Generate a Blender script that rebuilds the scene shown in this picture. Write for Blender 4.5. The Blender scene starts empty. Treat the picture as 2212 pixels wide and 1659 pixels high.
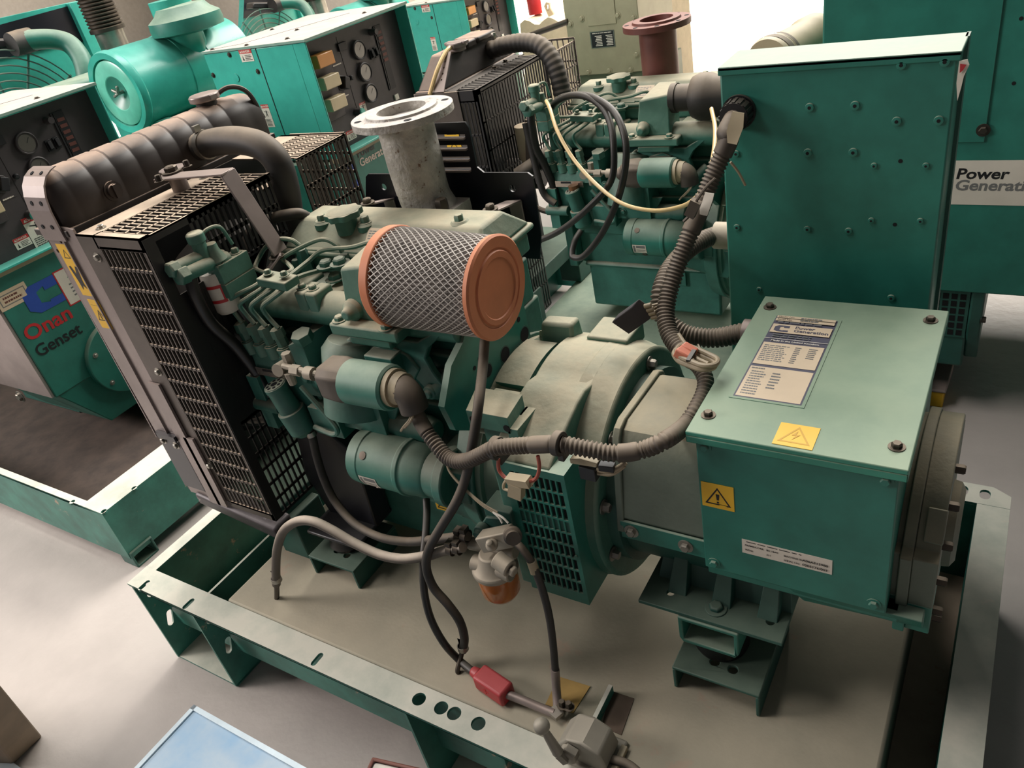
import bpy, math, random
from math import pi, sin, cos, radians
from mathutils import Vector as V, Matrix
from mathutils.geometry import tessellate_polygon
random.seed(7)
SC = bpy.context.scene
COL = SC.collection

# ------------------------------------------------------------------ camera
F = 1682.08
RT = V((0.84614247, 0.49851578, -0.1884806))      # right, down and forward of the lens in the room
DN = V((0.14067179, -0.55001284, -0.82322374))
FW = V((-0.51405677, 0.67005066, -0.53551633))
CAM = V((1.579, -0.498, 1.15))                     # z = 0 is the top of the front base frame; the floor is at FZ
FZ = -0.27
cd = bpy.data.cameras.new('camera')
cam = bpy.data.objects.new('camera', cd)
COL.objects.link(cam)
cd.sensor_width = 36
cd.lens = F / 2212 * 36
cd.clip_start = 0.02
cam.matrix_world = Matrix(((RT.x, -DN.x, -FW.x, CAM.x), (RT.y, -DN.y, -FW.y, CAM.y), (RT.z, -DN.z, -FW.z, CAM.z), (0, 0, 0, 1)))
SC.camera = cam

def S(u, v, y=None, x=None, z=None):
    """the point of the room seen at photo pixel (u, v) in the plane y (or x, or z)"""
    d = RT * ((u - 1106) / F) + DN * ((v - 829.5) / F) + FW
    t = (y - CAM.y) / d.y if y is not None else (x - CAM.x) / d.x if x is not None else (z - CAM.z) / d.z
    return CAM + d * t

# ------------------------------------------------------------------ mesh builder
def frame(d):
    d = d.normalized()
    a = V((0, 0, 1)) if abs(d.z) < 0.9 else V((0, 1, 0))
    u = d.cross(a).normalized()
    return u, d.cross(u).normalized()

def smooth_path(pts, n=8, closed=False):
    pts = [V(p) for p in pts]
    out = []
    m = len(pts)
    rng = range(m if closed else m - 1)
    for i in rng:
        p1, p2 = pts[i], pts[(i + 1) % m]
        p0 = pts[i - 1] if (i > 0 or closed) else p1 * 2 - p2
        p3 = pts[(i + 2) % m] if (i + 2 < m or closed) else p2 * 2 - p1
        for k in range(n):
            t = k / n
            out.append(0.5 * ((2 * p1) + (p2 - p0) * t + (2 * p0 - 5 * p1 + 4 * p2 - p3) * t * t + (3 * p1 - p0 - 3 * p2 + p3) * t ** 3))
    if not closed:
        out.append(pts[-1])
    return out

def resample(path, step):
    out = [path[0].copy()]
    acc = 0
    for a, b in zip(path, path[1:]):
        L = (b - a).length
        while acc + L >= step and L > 1e-9:
            t = (step - acc) / L
            a = a.lerp(b, t)
            out.append(a.copy())
            L = (b - a).length
            acc = 0
        acc += L
    out.append(path[-1].copy())
    return out

class MB:
    def __init__(s):
        s.v = []; s.f = []; s.m = []
        s.mi = 0
    def shift(s, d):
        d = V(d); s.v = [p + d for p in s.v]
        return s
    def mat(s, i):
        s.mi = i
        return s
    def add(s, vs, fs):
        o = len(s.v)
        s.v += [V(p) for p in vs]
        s.f += [tuple(i + o for i in f) for f in fs]
        s.m += [s.mi] * len(fs)
        return s
    def hexa(s, p):     # 8 corners: bottom 4 ccw, top 4 ccw
        return s.add(p, [(3, 2, 1, 0), (4, 5, 6, 7), (0, 1, 5, 4), (1, 2, 6, 5), (2, 3, 7, 6), (3, 0, 4, 7)])
    def box(s, x0, x1, y0, y1, z0, z1):
        return s.hexa([(x0, y0, z0), (x1, y0, z0), (x1, y1, z0), (x0, y1, z0), (x0, y0, z1), (x1, y0, z1), (x1, y1, z1), (x0, y1, z1)])
    def obox(s, c, ax, ay, az):     # oriented box: centre and half-axis vectors
        c, ax, ay, az = V(c), V(ax), V(ay), V(az)
        return s.hexa([c - ax - ay - az, c + ax - ay - az, c + ax + ay - az, c - ax + ay - az, c - ax - ay + az, c + ax - ay + az, c + ax + ay + az, c - ax + ay + az])
    def bar(s, a, b, w, t, up=(0, 0, 1)):
        a, b = V(a), V(b)
        d = (b - a)
        n = d.normalized()
        side = n.cross(V(up))
        side = side.normalized() if side.length > 1e-6 else V((1, 0, 0))
        upv = side.cross(n)
        return s.obox((a + b) / 2, d / 2, side * (w / 2), upv * (t / 2))
    def lathe(s, p, axis, prof, seg=32, cap0=True, cap1=True, arc=None, start=None):
        """prof: list of (distance along axis, radius)"""
        p, axis = V(p), V(axis).normalized()
        u, w = frame(axis)
        if start is not None:
            u = V(start) - axis * V(start).dot(axis); u.normalize(); w = axis.cross(u)
        full = arc is None
        n = seg if full else seg + 1
        vs, fs = [], []
        for d, r in prof:
            for k in range(n):
                a = (2 * pi if full else arc) * k / seg
                vs.append(p + axis * d + (u * cos(a) + w * sin(a)) * r)
        for i in range(len(prof) - 1):
            for k in range(seg):
                k2 = (k + 1) % n
                fs.append((i * n + k, i * n + k2, (i + 1) * n + k2, (i + 1) * n + k))
        if full and cap0: fs.append(tuple(reversed(range(n))))
        if full and cap1: fs.append(tuple((len(prof) - 1) * n + k for k in range(n)))
        return s.add(vs, fs)
    def cyl(s, a, b, r, r2=None, seg=24):
        a, b = V(a), V(b)
        return s.lathe(a, b - a, [(0, r), ((b - a).length, r if r2 is None else r2)], seg)
    def hexbolt(s, p, axis, r=0.008, h=0.006, washer=True):
        p, axis = V(p), V(axis).normalized()
        if washer:
            s.lathe(p, axis, [(0, r * 1.55), (r * 0.2, r * 1.55)], 16)
        s.lathe(p, axis, [(0, r), (h * 0.8, r), (h, r * 0.8)], 6)
        return s
    def sphere(s, c, r, seg=20, rings=12, sq=(1, 1, 1)):
        vs, fs = [], []
        c = V(c)
        for i in range(rings + 1):
            th = pi * i / rings
            for k in range(seg):
                a = 2 * pi * k / seg
                vs.append(c + V((r * sin(th) * cos(a) * sq[0], r * sin(th) * sin(a) * sq[1], r * cos(th) * sq[2])))
        for i in range(rings):
            for k in range(seg):
                k2 = (k + 1) % seg
                fs.append((i * seg + k, (i + 1) * seg + k, (i + 1) * seg + k2, i * seg + k2))
        return s.add(vs, fs)
    def tube(s, pts, r, seg=12, n=8, closed=False, raw=False, rad=None, cap=True):
        """a round tube along a smoothed path; rad(t, index) may vary the radius"""
        path = [V(p) for p in pts] if raw else smooth_path(pts, n, closed)
        m = len(path)
        u = None
        vs, fs = [], []
        for i, p in enumerate(path):
            a = path[i - 1] if (i > 0 or closed) else p
            b = path[(i + 1) % m] if (i < m - 1 or closed) else p
            t = (b - a)
            t = t.normalized() if t.length > 1e-9 else V((0, 0, 1))
            if u is None:
                u, w = frame(t)
            else:
                u = (u - t * u.dot(t)).normalized(); w = t.cross(u)
            rr = rad(i / (m - 1), i) if rad else r
            for k in range(seg):
                ang = 2 * pi * k / seg
                vs.append(p + (u * cos(ang) + w * sin(ang)) * rr)
        for i in range(m if closed else m - 1):
            i2 = (i + 1) % m
            for k in range(seg):
                k2 = (k + 1) % seg
                fs.append((i * seg + k, i * seg + k2, i2 * seg + k2, i2 * seg + k))
        if not closed and cap:
            fs.append(tuple(reversed(range(seg))))
            fs.append(tuple((m - 1) * seg + k for k in range(seg)))
        return s.add(vs, fs)
    def conduit(s, pts, r, pitch=0.008, seg=14, depth=0.16, plain=()):
        """corrugated hose: rings of pitch along the path, plain = (t0, t1) spans that are smooth tape"""
        path = resample(smooth_path(pts, 14), pitch / 4)
        m = len(path)
        def rad(t, i):
            for a, b in plain:
                if a <= t <= b: return r * 1.03
            return r * (1 if i % 4 in (0, 1) else 1 - depth)
        return s.tube(path, r, seg, raw=True, rad=rad)
    def prism(s, poly, ext, holes=()):
        """flat polygon (3-D points) with holes, given a thickness vector"""
        loops = [[V(p) for p in poly]] + [[V(p) for p in h] for h in holes]
        ext = V(ext)
        flat = [p for l in loops for p in l]
        tris = tessellate_polygon(loops)
        n = len(flat)
        vs = flat + [p + ext for p in flat]
        # orientation of the front face
        nrm = V((0, 0, 0))
        for t in tris:
            nrm += (flat[t[1]] - flat[t[0]]).cross(flat[t[2]] - flat[t[0]])
        fs = []
        for t in tris:
            c = (flat[t[1]] - flat[t[0]]).cross(flat[t[2]] - flat[t[0]])
            t2 = tuple(t) if c.dot(ext) < 0 else tuple(reversed(t))
            fs.append(t2)
            fs.append(tuple(i + n for i in reversed(t2)))
        o = 0
        for l in loops:
            k = len(l)
            for i in range(k):
                j = (i + 1) % k
                fs.append((o + i, o + j, n + o + j, n + o + i))
            o += k
        return s.add(vs, fs)
    def text(s, txt, o, ux, uy, size, bold=0.0, align='LEFT', sx=1.0, shear=0.0):
        """lettering as a flat mesh at o; ux, uy: reading and up directions (unit)"""
        c = bpy.data.curves.new('lettering', 'FONT')
        c.body = txt; c.size = size; c.offset = bold * size; c.align_x = align; c.shear = shear
        c.resolution_u = 3
        ob = bpy.data.objects.new('lettering', c)
        COL.objects.link(ob)
        me = ob.to_mesh()
        o, ux, uy = V(o), V(ux), V(uy)
        vs = [o + ux * (p.co.x * sx) + uy * p.co.y for p in me.vertices]
        fs = [tuple(q.vertices) for q in me.polygons]
        s.add(vs, fs)
        ob.to_mesh_clear()
        bpy.data.objects.remove(ob); bpy.data.curves.remove(c)
        return s
    def build(s, name, mats, parent=None, bevel=0.0, angle=35, smooth=True, seg=2):
        me = bpy.data.meshes.new(name)
        org = V((0, 0, 0))
        p = parent
        while p is not None:
            org += V(p.location); p = p.parent
        me.from_pydata([tuple(q - org) for q in s.v], [], s.f)
        mats = mats if isinstance(mats, (list, tuple)) else [mats]
        for m in mats: me.materials.append(m)
        me.polygons.foreach_set('material_index', s.m)
        import bmesh
        bm = bmesh.new(); bm.from_mesh(me)
        bmesh.ops.recalc_face_normals(bm, faces=bm.faces)
        bm.to_mesh(me); bm.free()
        if smooth:
            me.polygons.foreach_set('use_smooth', [True] * len(me.polygons))
            me.set_sharp_from_angle(angle=radians(angle))
        me.update()
        ob = bpy.data.objects.new(name, me)
        COL.objects.link(ob)
        if parent is not None: ob.parent = parent
        if bevel > 0:
            b = ob.modifiers.new('edges', 'BEVEL')
            b.width = bevel; b.segments = seg; b.limit_method = 'ANGLE'; b.angle_limit = radians(40)
        return ob

def empty(name, loc=(0, 0, 0)):
    o = bpy.data.objects.new(name, None)
    o.empty_display_size = 0.1
    COL.objects.link(o)
    o.location = loc
    return o
def tag(o, label=None, cat=None, group=None, kind=None):
    for k, v in (('label', label), ('category', cat), ('group', group), ('kind', kind)):
        if v: o[k] = v
    return o
def copy_tree(o, parent=None, keep=None):
    c = o.copy(); COL.objects.link(c)
    if parent is not None: c.parent = parent
    for ch in list(o.children):
        if keep is None or keep(ch): copy_tree(ch, c)
    return c

def circle(c, u, w, r, n=20):
    c, u, w = V(c), V(u), V(w)
    return [c + (u * cos(2 * pi * k / n) + w * sin(2 * pi * k / n)) * r for k in range(n)]
def slot(c, u, w, L, r, n=6):
    """stadium shape, long along u"""
    c, u, w = V(c), V(u), V(w)
    out = []
    for k in range(n + 1):
        a = -pi / 2 + pi * k / n
        out.append(c + u * (L + r * cos(a)) + w * (r * sin(a)))
    for k in range(n + 1):
        a = pi / 2 + pi * k / n
        out.append(c + u * (-L + r * cos(a)) + w * (r * sin(a)))
    return out
X, Y, Z = V((1, 0, 0)), V((0, 1, 0)), V((0, 0, 1))

# ------------------------------------------------------------------ materials
def srgb(r, g, b):
    f = lambda c: (c / 255 / 12.92) if c <= 10 else ((c / 255 + 0.055) / 1.055) ** 2.4
    return (f(r), f(g), f(b), 1)
MATS = {}
def material(name, col, rough=0.5, metal=0.0, dust=0.0, dustcol=(150, 140, 118), var=0.12, bump=0.0, bscale=60, spots=None, spotcol=(120, 75, 50), scale=14, spec=0.5, dlo=0.15, col2=None):
    """paint or metal with uneven tone, dust that settles on what faces up, and optional rust spots"""
    m = bpy.data.materials.new(name); m.use_nodes = True
    nt = m.node_tree; N = nt.nodes; L = nt.links
    b = N['Principled BSDF']
    tc = N.new('ShaderNodeTexCoord')
    no = N.new('ShaderNodeTexNoise'); no.inputs['Scale'].default_value = scale; no.inputs['Detail'].default_value = 6; no.inputs['Roughness'].default_value = 0.62
    L.new(tc.outputs['Object'], no.inputs['Vector'])
    rgb = srgb(*col)
    mix = N.new('ShaderNodeMix'); mix.data_type = 'RGBA'
    mix.inputs['A'].default_value = tuple(c * (1 - var) for c in rgb[:3]) + (1,)
    c2 = srgb(*col2) if col2 else tuple(min(1, c * (1 + var)) for c in rgb[:3]) + (1,)
    mix.inputs['B'].default_value = c2
    mr = N.new('ShaderNodeMapRange'); mr.inputs['From Min'].default_value = 0.35; mr.inputs['From Max'].default_value = 0.65
    L.new(no.outputs['Fac'], mr.inputs['Value']); L.new(mr.outputs['Result'], mix.inputs['Factor'])
    out = mix.outputs['Result']
    rough_out = None
    if spots:
        ns = N.new('ShaderNodeTexNoise'); ns.inputs['Scale'].default_value = scale * 1.7; ns.inputs['Detail'].default_value = 8; ns.inputs['Roughness'].default_value = 0.7
        L.new(tc.outputs['Object'], ns.inputs['Vector'])
        ms = N.new('ShaderNodeMapRange'); ms.inputs['From Min'].default_value = spots; ms.inputs['From Max'].default_value = spots + 0.05
        L.new(ns.outputs['Fac'], ms.inputs['Value'])
        mx = N.new('ShaderNodeMix'); mx.data_type = 'RGBA'; mx.inputs['B'].default_value = srgb(*spotcol)
        L.new(ms.outputs['Result'], mx.inputs['Factor']); L.new(out, mx.inputs['A']); out = mx.outputs['Result']
    if dust > 0:
        g = N.new('ShaderNodeNewGeometry'); sp = N.new('ShaderNodeSeparateXYZ')
        L.new(g.outputs['Normal'], sp.inputs['Vector'])
        md = N.new('ShaderNodeMapRange'); md.inputs['From Min'].default_value = dlo; md.inputs['From Max'].default_value = 0.95
        md.inputs['To Max'].default_value = dust
        L.new(sp.outputs['Z'], md.inputs['Value'])
        mm = N.new('ShaderNodeMath'); mm.operation = 'MULTIPLY'
        m3 = N.new('ShaderNodeMapRange'); m3.inputs['From Min'].default_value = 0.3; m3.inputs['From Max'].default_value = 0.7; m3.inputs['To Min'].default_value = 0.65; m3.inputs['To Max'].default_value = 1.15
        L.new(no.outputs['Fac'], m3.inputs['Value'])
        L.new(md.outputs['Result'], mm.inputs[0]); L.new(m3.outputs['Result'], mm.inputs[1]); mm.use_clamp = True
        mx = N.new('ShaderNodeMix'); mx.data_type = 'RGBA'; mx.inputs['B'].default_value = srgb(*dustcol)
        L.new(mm.outputs['Value'], mx.inputs['Factor']); L.new(out, mx.inputs['A']); out = mx.outputs['Result']
        r2 = N.new('ShaderNodeMapRange'); r2.inputs['To Min'].default_value = rough; r2.inputs['To Max'].default_value = max(rough, 0.75)
        L.new(mm.outputs['Value'], r2.inputs['Value']); rough_out = r2.outputs['Result']
    L.new(out, b.inputs['Base Color'])
    b.inputs['Roughness'].default_value = rough
    if rough_out is not None: L.new(rough_out, b.inputs['Roughness'])
    b.inputs['Metallic'].default_value = metal
    b.inputs['Specular IOR Level'].default_value = spec
    if bump > 0:
        nb = N.new('ShaderNodeTexNoise'); nb.inputs['Scale'].default_value = bscale; nb.inputs['Detail'].default_value = 4
        L.new(tc.outputs['Object'], nb.inputs['Vector'])
        bp = N.new('ShaderNodeBump'); bp.inputs['Strength'].default_value = bump; bp.inputs['Distance'].default_value = 0.004
        L.new(nb.outputs['Fac'], bp.inputs['Height']); L.new(bp.outputs['Normal'], b.inputs['Normal'])
    MATS[name] = m
    return m
TEAL = material('teal_paint', (40, 112, 98), 0.42, dust=0.62, dustcol=(176, 178, 156), var=0.14)
TEAL_ENG = material('engine_green_paint', (50, 104, 92), 0.5, dust=0.8, dustcol=(160, 154, 134), var=0.2, bump=0.12, bscale=90)
TEAL_CAST = material('cast_green_paint', (54, 108, 94), 0.5, dust=1.0, dustcol=(168, 159, 134), var=0.15, bump=0.3, bscale=55, dlo=-0.05)
TEAL_CLEAN = material('glossy_teal_paint', (62, 166, 150), 0.25, dust=0.15, dustcol=(190, 205, 190), var=0.08)
TEAL_LID = material('dusty_lid_paint', (50, 128, 108), 0.36, dust=0.68, dustcol=(162, 164, 138), var=0.25, scale=5)
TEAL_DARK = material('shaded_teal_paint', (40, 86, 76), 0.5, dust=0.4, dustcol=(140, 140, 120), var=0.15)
BEIGE_COVER = material('dust_coated_cover', (96, 108, 96), 0.55, dust=0.9, dustcol=(160, 147, 120), var=0.08, bump=0.15, bscale=120)
RAIL = material('worn_rail_paint', (56, 118, 104), 0.5, dust=1.0, dustcol=(206, 202, 186), var=0.3, spots=0.63, spotcol=(176, 150, 126), scale=9)
TANKTOP = material('dusty_tank_top', (126, 128, 112), 0.75, dust=0.8, dustcol=(176, 164, 142), var=0.15, spots=0.60, spotcol=(146, 112, 96), scale=5, bump=0.1, bscale=150)
DARKFLOORPLATE = material('dirty_floor_plate', (140, 124, 106), 0.8, dust=0.7, dustcol=(182, 158, 136), var=0.25, spots=0.6, spotcol=(130, 84, 66), scale=9)
BLACK = material('black_paint', (22, 22, 24), 0.45, dust=0.45, dustcol=(120, 108, 94), var=0.2)
BLACK_CLEAN = material('satin_black_paint', (20, 21, 30), 0.35, dust=0.25, dustcol=(110, 105, 100), var=0.1)
PANEL = material('charcoal_panel', (58, 53, 54), 0.5, dust=0.3, dustcol=(110, 105, 100), var=0.15)
TANKBLACK = material('dusty_toplit_tank', (44, 37, 33), 0.5, dust=0.85, dustcol=(176, 150, 130), var=0.2, dlo=0.62)  # pale tops: real dust plus top light put into the colour
GUARD = material('dusty_guard_steel', (86, 78, 72), 0.45, metal=0.3, dust=0.95, dustcol=(206, 184, 160), var=0.15)
FLANGE = material('radiator_side_steel', (142, 130, 126), 0.38, metal=0.35, dust=0.4, dustcol=(150, 130, 112), var=0.15, scale=8)
RUBBER = material('rubber_hose', (40, 38, 36), 0.6, dust=0.75, dustcol=(148, 132, 112), var=0.15)
RUBBER_CLEAN = material('black_rubber', (22, 21, 21), 0.4, dust=0.45, dustcol=(120, 112, 100), var=0.1)
RUBBER_PALE = material('dusty_toplit_hose', (84, 76, 68), 0.6, dust=1.0, dustcol=(214, 198, 178), var=0.1)  # pale upper side mixes dust with light put into the colour
CONDUIT = material('conduit_plastic', (64, 57, 50), 0.55, dust=0.7, dustcol=(150, 134, 114), var=0.15)
TAPE = material('wrapping_tape', (78, 68, 58), 0.6, dust=0.5, dustcol=(150, 130, 108))
STEEL = material('zinc_steel', (150, 146, 138), 0.35, metal=0.8, dust=0.4, dustcol=(150, 138, 120), var=0.15)
DARKSTEEL = material('dark_bolt_steel', (70, 64, 58), 0.4, metal=0.7, dust=0.5, dustcol=(140, 126, 108))
BRIGHT = material('bright_plate', (190, 180, 170), 0.25, metal=0.9, var=0.1)
ALLOY = material('cast_alloy', (150, 142, 128), 0.5, metal=0.35, dust=0.6, dustcol=(176, 162, 140), var=0.1, bump=0.1)
COPPER = material('orange_filter_cap', (192, 116, 78), 0.55, dust=0.3, dustcol=(214, 150, 116), var=0.1, scale=10)
MESHGREY = material('grey_filter_mesh', (184, 177, 168), 0.5, metal=0.15, var=0.1)
PLEAT = material('filter_paper', (120, 113, 107), 0.8, var=0.35, scale=40)
PIPEGREY = material('peeling_silver_paint', (172, 168, 160), 0.55, metal=0.1, dust=0.4, dustcol=(214, 200, 190), var=0.2, bump=1.0, bscale=70, spots=0.60, spotcol=(104, 78, 58), scale=26)
PIPERUST = material('rust_brown_primer', (96, 52, 44), 0.55, dust=0.4, dustcol=(160, 110, 92), var=0.15, bump=0.1)
HOLE = material('open_hole', (6, 8, 9), 0.9, var=0.0)
YELLOW = material('warning_yellow', (226, 178, 44), 0.45, var=0.05)
WHITE = material('label_white', (214, 206, 192), 0.5, var=0.04)
CREAM = material('label_cream', (206, 186, 158), 0.55, var=0.05)
INK = material('black_ink', (18, 18, 22), 0.5, var=0.0)
GREYINK = material('grey_ink', (112, 112, 110), 0.5, var=0.0)
NAVY = material('dark_blue_ink', (80, 78, 92), 0.5, var=0.0)
BLUE = material('blue_ink', (36, 72, 160), 0.5, var=0.05)
RED = material('red_ink', (186, 36, 40), 0.5, var=0.05)
REDCAP = material('red_plastic', (170, 48, 54), 0.4, var=0.08, dust=0.3, dustcol=(190, 110, 104))
PINK = material('salmon_connector', (206, 122, 96), 0.5, var=0.05)
FADED = material('faded_ink', (196, 150, 40), 0.5, var=0.05)
WIRE = material('wire_insulation', (150, 136, 112), 0.55, var=0.1)
REDWIRE = material('red_wire', (150, 70, 54), 0.5, var=0.1)
CLEARTUBE = material('yellowed_tube', (214, 184, 132), 0.35, var=0.08)
BEIGEPLASTIC = material('beige_plastic', (160, 146, 118), 0.5, dust=0.4, dustcol=(190, 176, 150), var=0.08)
SWITCHGREY = material('switch_casting', (146, 142, 130), 0.5, metal=0.2, dust=0.4, dustcol=(184, 172, 152), var=0.08)
OLIVE = material('olive_paint', (156, 150, 122), 0.5, dust=0.3, dustcol=(170, 160, 130), var=0.06)
AMBER = bpy.data.materials.new('amber_bowl'); AMBER.use_nodes = True
_b = AMBER.node_tree.nodes['Principled BSDF']
_b.inputs['Base Color'].default_value = srgb(214, 128, 66); _b.inputs['Roughness'].default_value = 0.08
_b.inputs['Transmission Weight'].default_value = 0.45; _b.inputs['IOR'].default_value = 1.4
GLASS = bpy.data.materials.new('gauge_glass'); GLASS.use_nodes = True
_b = GLASS.node_tree.nodes['Principled BSDF']
_b.inputs['Base Color'].default_value = srgb(86, 84, 78); _b.inputs['Roughness'].default_value = 0.25; _b.inputs['Specular IOR Level'].default_value = 0.8
AMBERLENS = material('orange_relay', (190, 128, 62), 0.35, var=0.05)
IVORY = material('ivory_relay', (188, 172, 138), 0.4, var=0.05)
CLOTH = material('beige_cover_cloth', (196, 180, 150), 0.8, var=0.1, bump=0.3, bscale=12)
BLUEBOX = material('pale_blue_sheet', (150, 184, 212), 0.35, var=0.08, scale=4, spots=0.72, spotcol=(150, 110, 90), col2=(204, 208, 204))
# ================================================================== the near generator set
G1 = empty('generator_set', (0.83, 0.435, FZ))
tag(G1, 'open green diesel generator set with an orange-capped mesh air filter and amber fuel bowl', 'generator', 'open generator sets with green engines')

def pz(u, v, z=0.0):
    return S(u, v, z=z)

# ---- base frame
L_, W_ = 1.652, 0.87
m = MB()
holes = []
for u, v in ((311, 1264), (407, 1304), (685, 1424)):
    p = pz(u, v); holes.append(slot((p.x, p.y, 0), Y, X, 0.009, 0.006))
for u, v in ((905, 1510), (953, 1529), (981, 1541), (1033, 1563)):
    p = pz(u, v); holes.append(circle((p.x, p.y, 0), X, Y, 0.0125))
m.prism([(0, 0, 0), (L_, 0, 0), (L_, 0.055, 0), (0, 0.055, 0)], (0, 0, -0.006), holes)
m.box(0.006, L_ - 0.006, 0.049, 0.055, -0.185, -0.006)                     # front web
bh = []
for u, v in ((2080, 1058), (2128, 1068)):
    p = pz(u, v); bh.append(slot((p.x, min(p.y, 0.845), 0), Y, X, 0.005, 0.009))
m.prism([(0, 0.815, 0), (L_, 0.815, 0), (L_, 0.85, 0), (L_ - 0.03, W_, 0), (0, W_, 0)], (0, 0, -0.006), bh)
m.box(0.006, L_ - 0.006, 0.815, 0.821, FZ + 0.02, -0.006)                   # rear web
for x0, x1, wx in ((0, 0.034, 0.0), (1.598, L_, 1.598)):
    m.prism([(x0, 0.055, -0.0005), (x1, 0.055, -0.0005), (x1, 0.815, -0.0005), (x0, 0.815, -0.0005)], (0, 0, -0.006))
m.box(1.598, 1.604, 0.055, 0.815, FZ + 0.02, -0.006)
# fork pocket at the radiator end: two walls with slots and a floor
def wall_slots(x, ys):
    hs = [slot((x, y, z), V((0, 0.35, 0.94)), V((0, 0.94, -0.35)), 0.013, 0.008) for y, z in ys]
    m.prism([(x, 0.004, -0.006), (x, 0.86, -0.006), (x, 0.86, -0.265), (x, 0.004, -0.265)], (0.006, 0, 0), hs)
wall_slots(0.0, [(0.032, -0.05), (0.036, -0.155)])
wall_slots(0.212, [(0.033, -0.05), (0.036, -0.155)])
m.box(0, 0.218, 0.006, 0.86, -0.268, -0.262)
for x in (0.795, 1.0):
    m.prism([(x, 0.006, -0.006), (x, 0.86, -0.006), (x, 0.86, -0.265), (x, 0.006, -0.265)], (0.006, 0, 0), [])
m.box(0.795, 1.006, 0.006, 0.86, -0.268, -0.262)
m.box(0.218, 0.30, 0.055, 0.815, -0.19, -0.185)
base = m.build('base_frame', RAIL, G1, bevel=0.0015)

m = MB()
m.box(0.278, 1.53, 0.056, 0.78, -0.20, -0.001)
m.build('fuel_tank', TANKTOP, base, bevel=0.006)
MB().box(1.50, 1.598, 0.055, 0.815, -0.212, -0.205).build('floor_plate', DARKFLOORPLATE, base)
MB().box(0.006, 0.278, 0.055, 0.815, -0.185, -0.18).build('floor_plate', DARKFLOORPLATE, base)
def bolt(name, p, axis, r, h, mat, parent, washer=True):
    return MB().hexbolt(p, axis, r, h, washer).build(name, mat, parent)

def channel_foot(x0, x1, y0, y1, h, name='mounting_foot', parent=G1):
    m = MB()
    t = 0.006
    xm = (x0 + x1) / 2
    hs = [circle((xm - 0.01, y0 + 0.035, h), X, Y, 0.0075), circle((xm + 0.02, y0 + 0.032, h), X, Y, 0.0075)]
    m.prism([(x0, y0, h), (x1, y0, h), (x1, y1, h), (x0, y1, h)], (0, 0, -t), hs)
    m.box(x0, x0 + t, y0, y1, 0, h - t)
    m.box(x1 - t, x1, y0, y1, 0, h - t)
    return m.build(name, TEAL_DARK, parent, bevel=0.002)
ft = channel_foot(1.215, 1.355, 0.222, 0.40, 0.052)
m = MB(); m.lathe((1.272, 0.30, 0.052), Z, [(0, 0.042), (0.008, 0.045), (0.035, 0.038), (0.056, 0.036)], 28); m.build('rubber_mount', RUBBER_CLEAN, ft)
ft = channel_foot(0.42, 0.548, 0.19, 0.33, 0.052)
m = MB(); m.lathe((0.48, 0.26, 0.052), Z, [(0, 0.04), (0.008, 0.043), (0.03, 0.03), (0.05, 0.03)], 28); m.build('rubber_mount', RUBBER_CLEAN, ft)

# ---- alternator: drum, body, end cover
AY, AZ = 0.435, 0.287
m = MB()
hull = [(0.212, 0.165), (0.212, 0.437), (0.225, 0.446), (0.248, 0.456), (0.283, 0.470), (0.318, 0.482), (0.345, 0.4875)]
arc_ = [(AY + 0.205 * cos(radians(a)), AZ + 0.205 * sin(radians(a))) for a in range(108, -60, -6)]
low_ = [(AY + 0.205 * cos(radians(a)), AZ + 0.205 * sin(radians(a))) for a in range(-60, -126, -6)]
sec = hull + arc_ + low_
def loft(x0, x1, k0=1.0, k1=1.0):
    c = V((0, AY, AZ)); n = len(sec)
    vs = [(x0, AY + (y - AY) * k0, AZ + (z - AZ) * k0) for y, z in sec] + [(x1, AY + (y - AY) * k1, AZ + (z - AZ) * k1) for y, z in sec]
    m.add(vs, [(i, (i + 1) % n, n + (i + 1) % n, n + i) for i in range(n)] + [tuple(range(n)), tuple(range(2 * n - 1, n - 1, -1))])
loft(0.962, 1.066)
m.lathe((1.04, AY, AZ), X, [(0, 0.16), (0.0, 0.206), (0.035, 0.204), (0.055, 0.198), (0.066, 0.198), (0.071, 0.194), (0.071, 0.15)], 72)
m.box(1.0, 1.075, AY + 0.05, AY + 0.12, AZ + 0.17, AZ + 0.205)
alt = m.build('fan_drum', TEAL_CAST, G1, bevel=0.004, angle=30, seg=3)
m = MB()
m.lathe((1.10, AY, AZ), X, [(0, 0.165), (0.03, 0.165), (0.03, 0.15), (0.40, 0.15)], 48)
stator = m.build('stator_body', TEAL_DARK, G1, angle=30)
for a in (75, 130, 165, 200):
    q = V((1.112, AY + 0.176 * cos(radians(a)), AZ + 0.176 * sin(radians(a))))
    bolt('drum_bolt', q, X, 0.008, 0.012, STEEL, alt)
# louvred side grille of the drum
gx0, gx1, gz0, gz1, gy = 0.985, 1.092, 0.165, 0.438, 0.206
m = MB()
m.hexa([(1.066, gy + .004, gz0), (gx1, gy + .004, gz0), (gx1, gy + 0.17, gz0), (1.066, gy + 0.17, gz0), (1.066, gy + .004, gz1), (gx1, gy + .004, gz1), (gx1, gy + 0.06, gz1), (1.066, gy + 0.06, gz1)])
hs = []
nr, nc = 9, 9
for i in range(nr):
    for j in range(nc):
        xa = gx0 + 0.012 + (gx1 - gx0 - 0.018) * (j + 0.11) / nc; xb = gx0 + 0.012 + (gx1 - gx0 - 0.018) * (j + 0.86) / nc
        za = gz0 + 0.022 + (gz1 - gz0 - 0.034) * (i + 0.07) / nr; zb = gz0 + 0.022 + (gz1 - gz0 - 0.034) * (i + 0.93) / nr
        hs.append([(xa, gy, za), (xb, gy, za), (xb, gy, zb), (xa, gy, zb)])
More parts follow.
